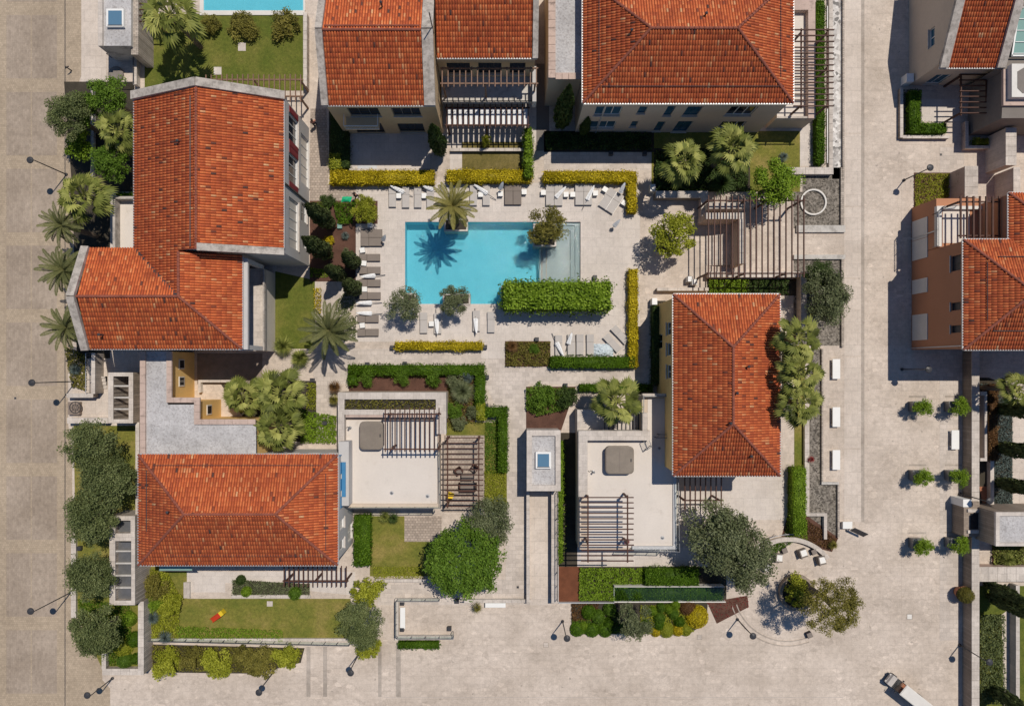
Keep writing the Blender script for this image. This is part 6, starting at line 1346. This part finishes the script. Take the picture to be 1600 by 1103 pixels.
for i,(x,y,r,m) in enumerate(((262,1035,26,'lf_lime'),(300,1028,20,'lf_bronze'),(338,1035,26,'lf_lime'),(380,1025,20,'lf_bronze'),(408,1034,26,'lf_bronze'),(448,1026,22,'lf_lime'))): shrub(x,y,r,1.4,m,'%s shrub from the left in the street planting below the lower lawn'%ORD[i],kind='crown')
shrub(243,917,21,1.6,'lf_bronze','dark bronze shrub at the top left of the lower lawn',kind='crown'); shrub(240,943,14,1.2,'lf_bright','green rounded shrub at the left of the lower lawn',kind='crown'); shrub(265,945,20,1.4,'lf_lime','lime shrub at the left of the lower lawn',kind='crown')
spiky(236,966,13,.9,'lf_bluegrey','blue grey spiky agave left of the lower lawn',name='agave'); spiky(256,997,13,.9,'lf_bluegrey','blue grey spiky agave at the lower rail',name='agave'); spiky(115,577,11,.8,'lf_bluegrey','blue spiky agave at the road entrance',name='agave'); spiky(562,371,9,.5,'lf_bluegrey','blue grey tuft among the mulch of the conifer bed',name='tuft') if False else spiky(539,368,8,.5,'lf_bluegrey','blue grey tuft in the mulch, upper one',name='tuft'); spiky(540,391,6,.4,'lf_olive','grey tuft in the mulch, lower one',name='tuft'); spiky(1225,245,10,.7,'lf_bluegrey','blue grey tuft by the bright tree',name='agave')
spiky(441,541,19,1.5,'lf_palm','spiky yucca in the left of the small lawn',n=150); spiky(467,560,18,1.5,'lf_palm','spiky yucca below the large date palm',n=150); spiky(1130,285,22,1.2,'lf_dark','dark spiky cycad below the two fan palms',name='cycad',n=150); spiky(522,605,13,1.2,'lf_rust','brown spiky plant at the corner of the terrace house'); spiky(521,625,11,1.2,'lf_bronze','bronze spiky plant beside the terrace house wall'); spiky(800,541,12,1.,'lf_rust','brown spiky plant in the square bed below the pool'); spiky(980,846,6,.7,'lf_red','red spiky plant at the pergola foot of the cream terrace',z0=3.6)
spiky(1268,718,7,.8,'lf_red','rust red tuft by the gravel strip',name='tuft'); spiky(1578,875,14,1.,'lf_palm','feathery palm clump below the stone lodge'); spiky(1303,852,9,.7,'lf_bronze','bronze tuft at the end of the gravel strip',name='tuft'); spiky(745,950,11,1.0,'lf_bronze','thin shrub in front of the low wall by the ramp',n=80)
spiky(600,808,12,1.,'lf_palm','strap leaved plant below the left terrace house, left'); spiky(614,810,11,1.,'lf_dark','strap leaved plant below the left terrace house, right')
# clipped shrubs bed
for i,(x,y,r,m,h) in enumerate(((920,957,12,'lf_hedge',.9),(935,965,12,'lf_green',1.),(953,953,11,'lf_green',1.),(951,973,9,'lf_hedge',.8),(912,978,7,'lf_bright',.6),(902,984,12,'lf_hedge',.6),(925,985,12,'lf_hedge',.6),(946,985,12,'lf_hedge',.6),(1020,955,8,'lf_bright',.9),(1033,950,8,'lf_green',.9),(1045,952,8,'lf_bright',.9),(1031,966,10,'lf_green',.9),(1053,960,9,'lf_green',.9),(1062,972,9,'lf_hedge',.9),(1030,977,9,'lf_hedge',.8),(1042,985,13,'lf_lime',.7),(1060,985,10,'lf_yellow',.7),(1072,985,10,'lf_lime',.7),(1025,988,8,'lf_yellow',.6),(1090,965,19,'lf_yellow',1.),(1075,950,14,'lf_rust',.8),(1055,945,9,'lf_bright',.9),(962,965,8,'lf_dark',.8),(1010,975,8,'lf_hedge',.8))):
    c={'lf_hedge':'dark green','lf_green':'green','lf_bright':'bright green','lf_lime':'lime','lf_yellow':'yellow','lf_rust':'brown','lf_dark':'very dark'}[m]
    side='left' if x<985 else 'right'
    shrub(x,y,r,h,m,'%s clipped shrub %s of the grey olive, %s from the left'%(c,side,(ORD+['ninth','tenth','eleventh','twelfth','thirteenth','fourteenth','fifteenth','sixteenth'])[sum(1 for q in ((920,),(935,),(953,),(951,),(912,),(902,),(925,),(946,),(962,)) if q[0]<x) if x<985 else sum(1 for q in (1020,1033,1045,1031,1053,1062,1030,1042,1060,1072,1025,1090,1075,1055,1010) if q<x)]),name='clipped_shrub',group='clipped shrubs in the street bed')
for i,(x,y,r,m) in enumerate(((193,1033,13,'lf_green'),(211,1030,9,'lf_hedge'),(190,1012,16,'lf_lime'),(208,1000,13,'lf_hedge'),(200,968,12,'lf_bright'))): shrub(x,y,r,1.,m,['round dark ball shrub in the lower left corner bed','small ball shrub against the boundary wall corner','lime shrub in the lower left corner bed','dark low shrub along the boundary wall','bright shrub below the louvred frame'][i])
shrub(384,925,9,.9,'lf_bright','bright ball shrub in the terrace planter, left of two'); shrub(460,928,11,1.,'lf_green','bright ball shrub in the terrace planter, right of two'); shrub(375,907,8,.9,'lf_dark','dark pot shrub on the lower house terrace')
for x,y,l in ((573,591,'left'),(628,590,'middle'),(677,592,'right')): shrub(x,y,14,1.5,'lf_green','dark rounded shrub inside the U shaped hedge, %s of three'%l,kind='crown')
spiky(722,612,22,1.6,'lf_olive','spreading grey green palm-like shrub inside the U shaped hedge',n=150); shrub(740,645,12,1.2,'lf_olive','grey shrub beside the step of the hedge',kind='crown'); shrub(760,220,9,2.2,'lf_lime','yellow green climber on the lower pergola of the twin house',kind='crown')
shrub(1440,183,6,.7,'lf_hedge','x',kind='crown') if False else None
shrub(514,378,10,.9,'lf_yellow','yellow shrub among the conifers',kind='crown'); shrub(513,314,12,.8,'lf_dark','dark shrub at the lane end of the conifer bed',kind='crown'); shrub(845,620,22,1.8,'lf_green','dense creeping shrub above the pavilion, left',kind='crown'); shrub(886,622,18,1.8,'lf_dark','dark rounded shrub above the pavilion, right',kind='crown'); shrub(835,545,9,.8,'lf_green','green shrub in the brown square bed',kind='crown')
shrub(1000,262,10,.9,'lf_dark','dark shrub near the shaded wall',kind='crown') if False else None
# cypresses (given by their foot)
for a in ((516,350,8.5,1.0,'conifer in the bed, top one leaning to the gable house'),(513,397,9.,1.0,'conifer in the bed, second one with a long tip'),(535,432,6.5,.85,'conifer in the bed, third one by the mulch'),(557,412,6.,.85,'conifer nearest the brown loungers'),(558,452,5.5,.9,'conifer at the lower end of the bed')): cypress(*a)
for a in ((876,196,10.,1.0,'tall dark cypress left of the wide top house'),(911,208,4.5,.6,'short cypress at the corner of the wide top house'),(688,238,8.,.95,'cypress right of the twin house terrace')): cypress(*a,mat='lf_dark')
for a in ((1556,638,8,.8,'cypress in the right garden, top of the upper three'),(1558,698,8,.85,'cypress in the right garden, middle of the upper three'),(1556,752,8,.8,'cypress in the right garden, bottom of the upper three'),(1545,930,7.5,.8,'cypress in the lower right garden, top one'),(1540,912,6.5,.7,'cypress behind the boundary wall pot'),(1548,1075,7.5,.85,'cypress in the lower right garden, bottom one')): cypress(*a,mat='lf_cypress')

cover([(893,968),(935,968),(985,975),(985,990),(893,991)],'lf_hedge','low dark green carpet along the front of the clipped shrub bed',.35)
cover([(1000,945),(1085,945),(1085,988),(1000,990)],'lf_lime','low lime carpet between the clipped shrubs right of the olive',.35)

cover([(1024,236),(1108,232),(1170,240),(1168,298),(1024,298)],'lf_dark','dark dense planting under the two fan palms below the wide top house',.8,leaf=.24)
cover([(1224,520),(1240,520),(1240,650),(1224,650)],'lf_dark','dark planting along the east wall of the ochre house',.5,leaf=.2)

cover([(234,1008),(474,1014),(468,1034),(400,1050),(240,1048)],'lf_bronze','mixed bronze and green ground cover in the street planting below the lower lawn',.5,leaf=.18,dens=170)
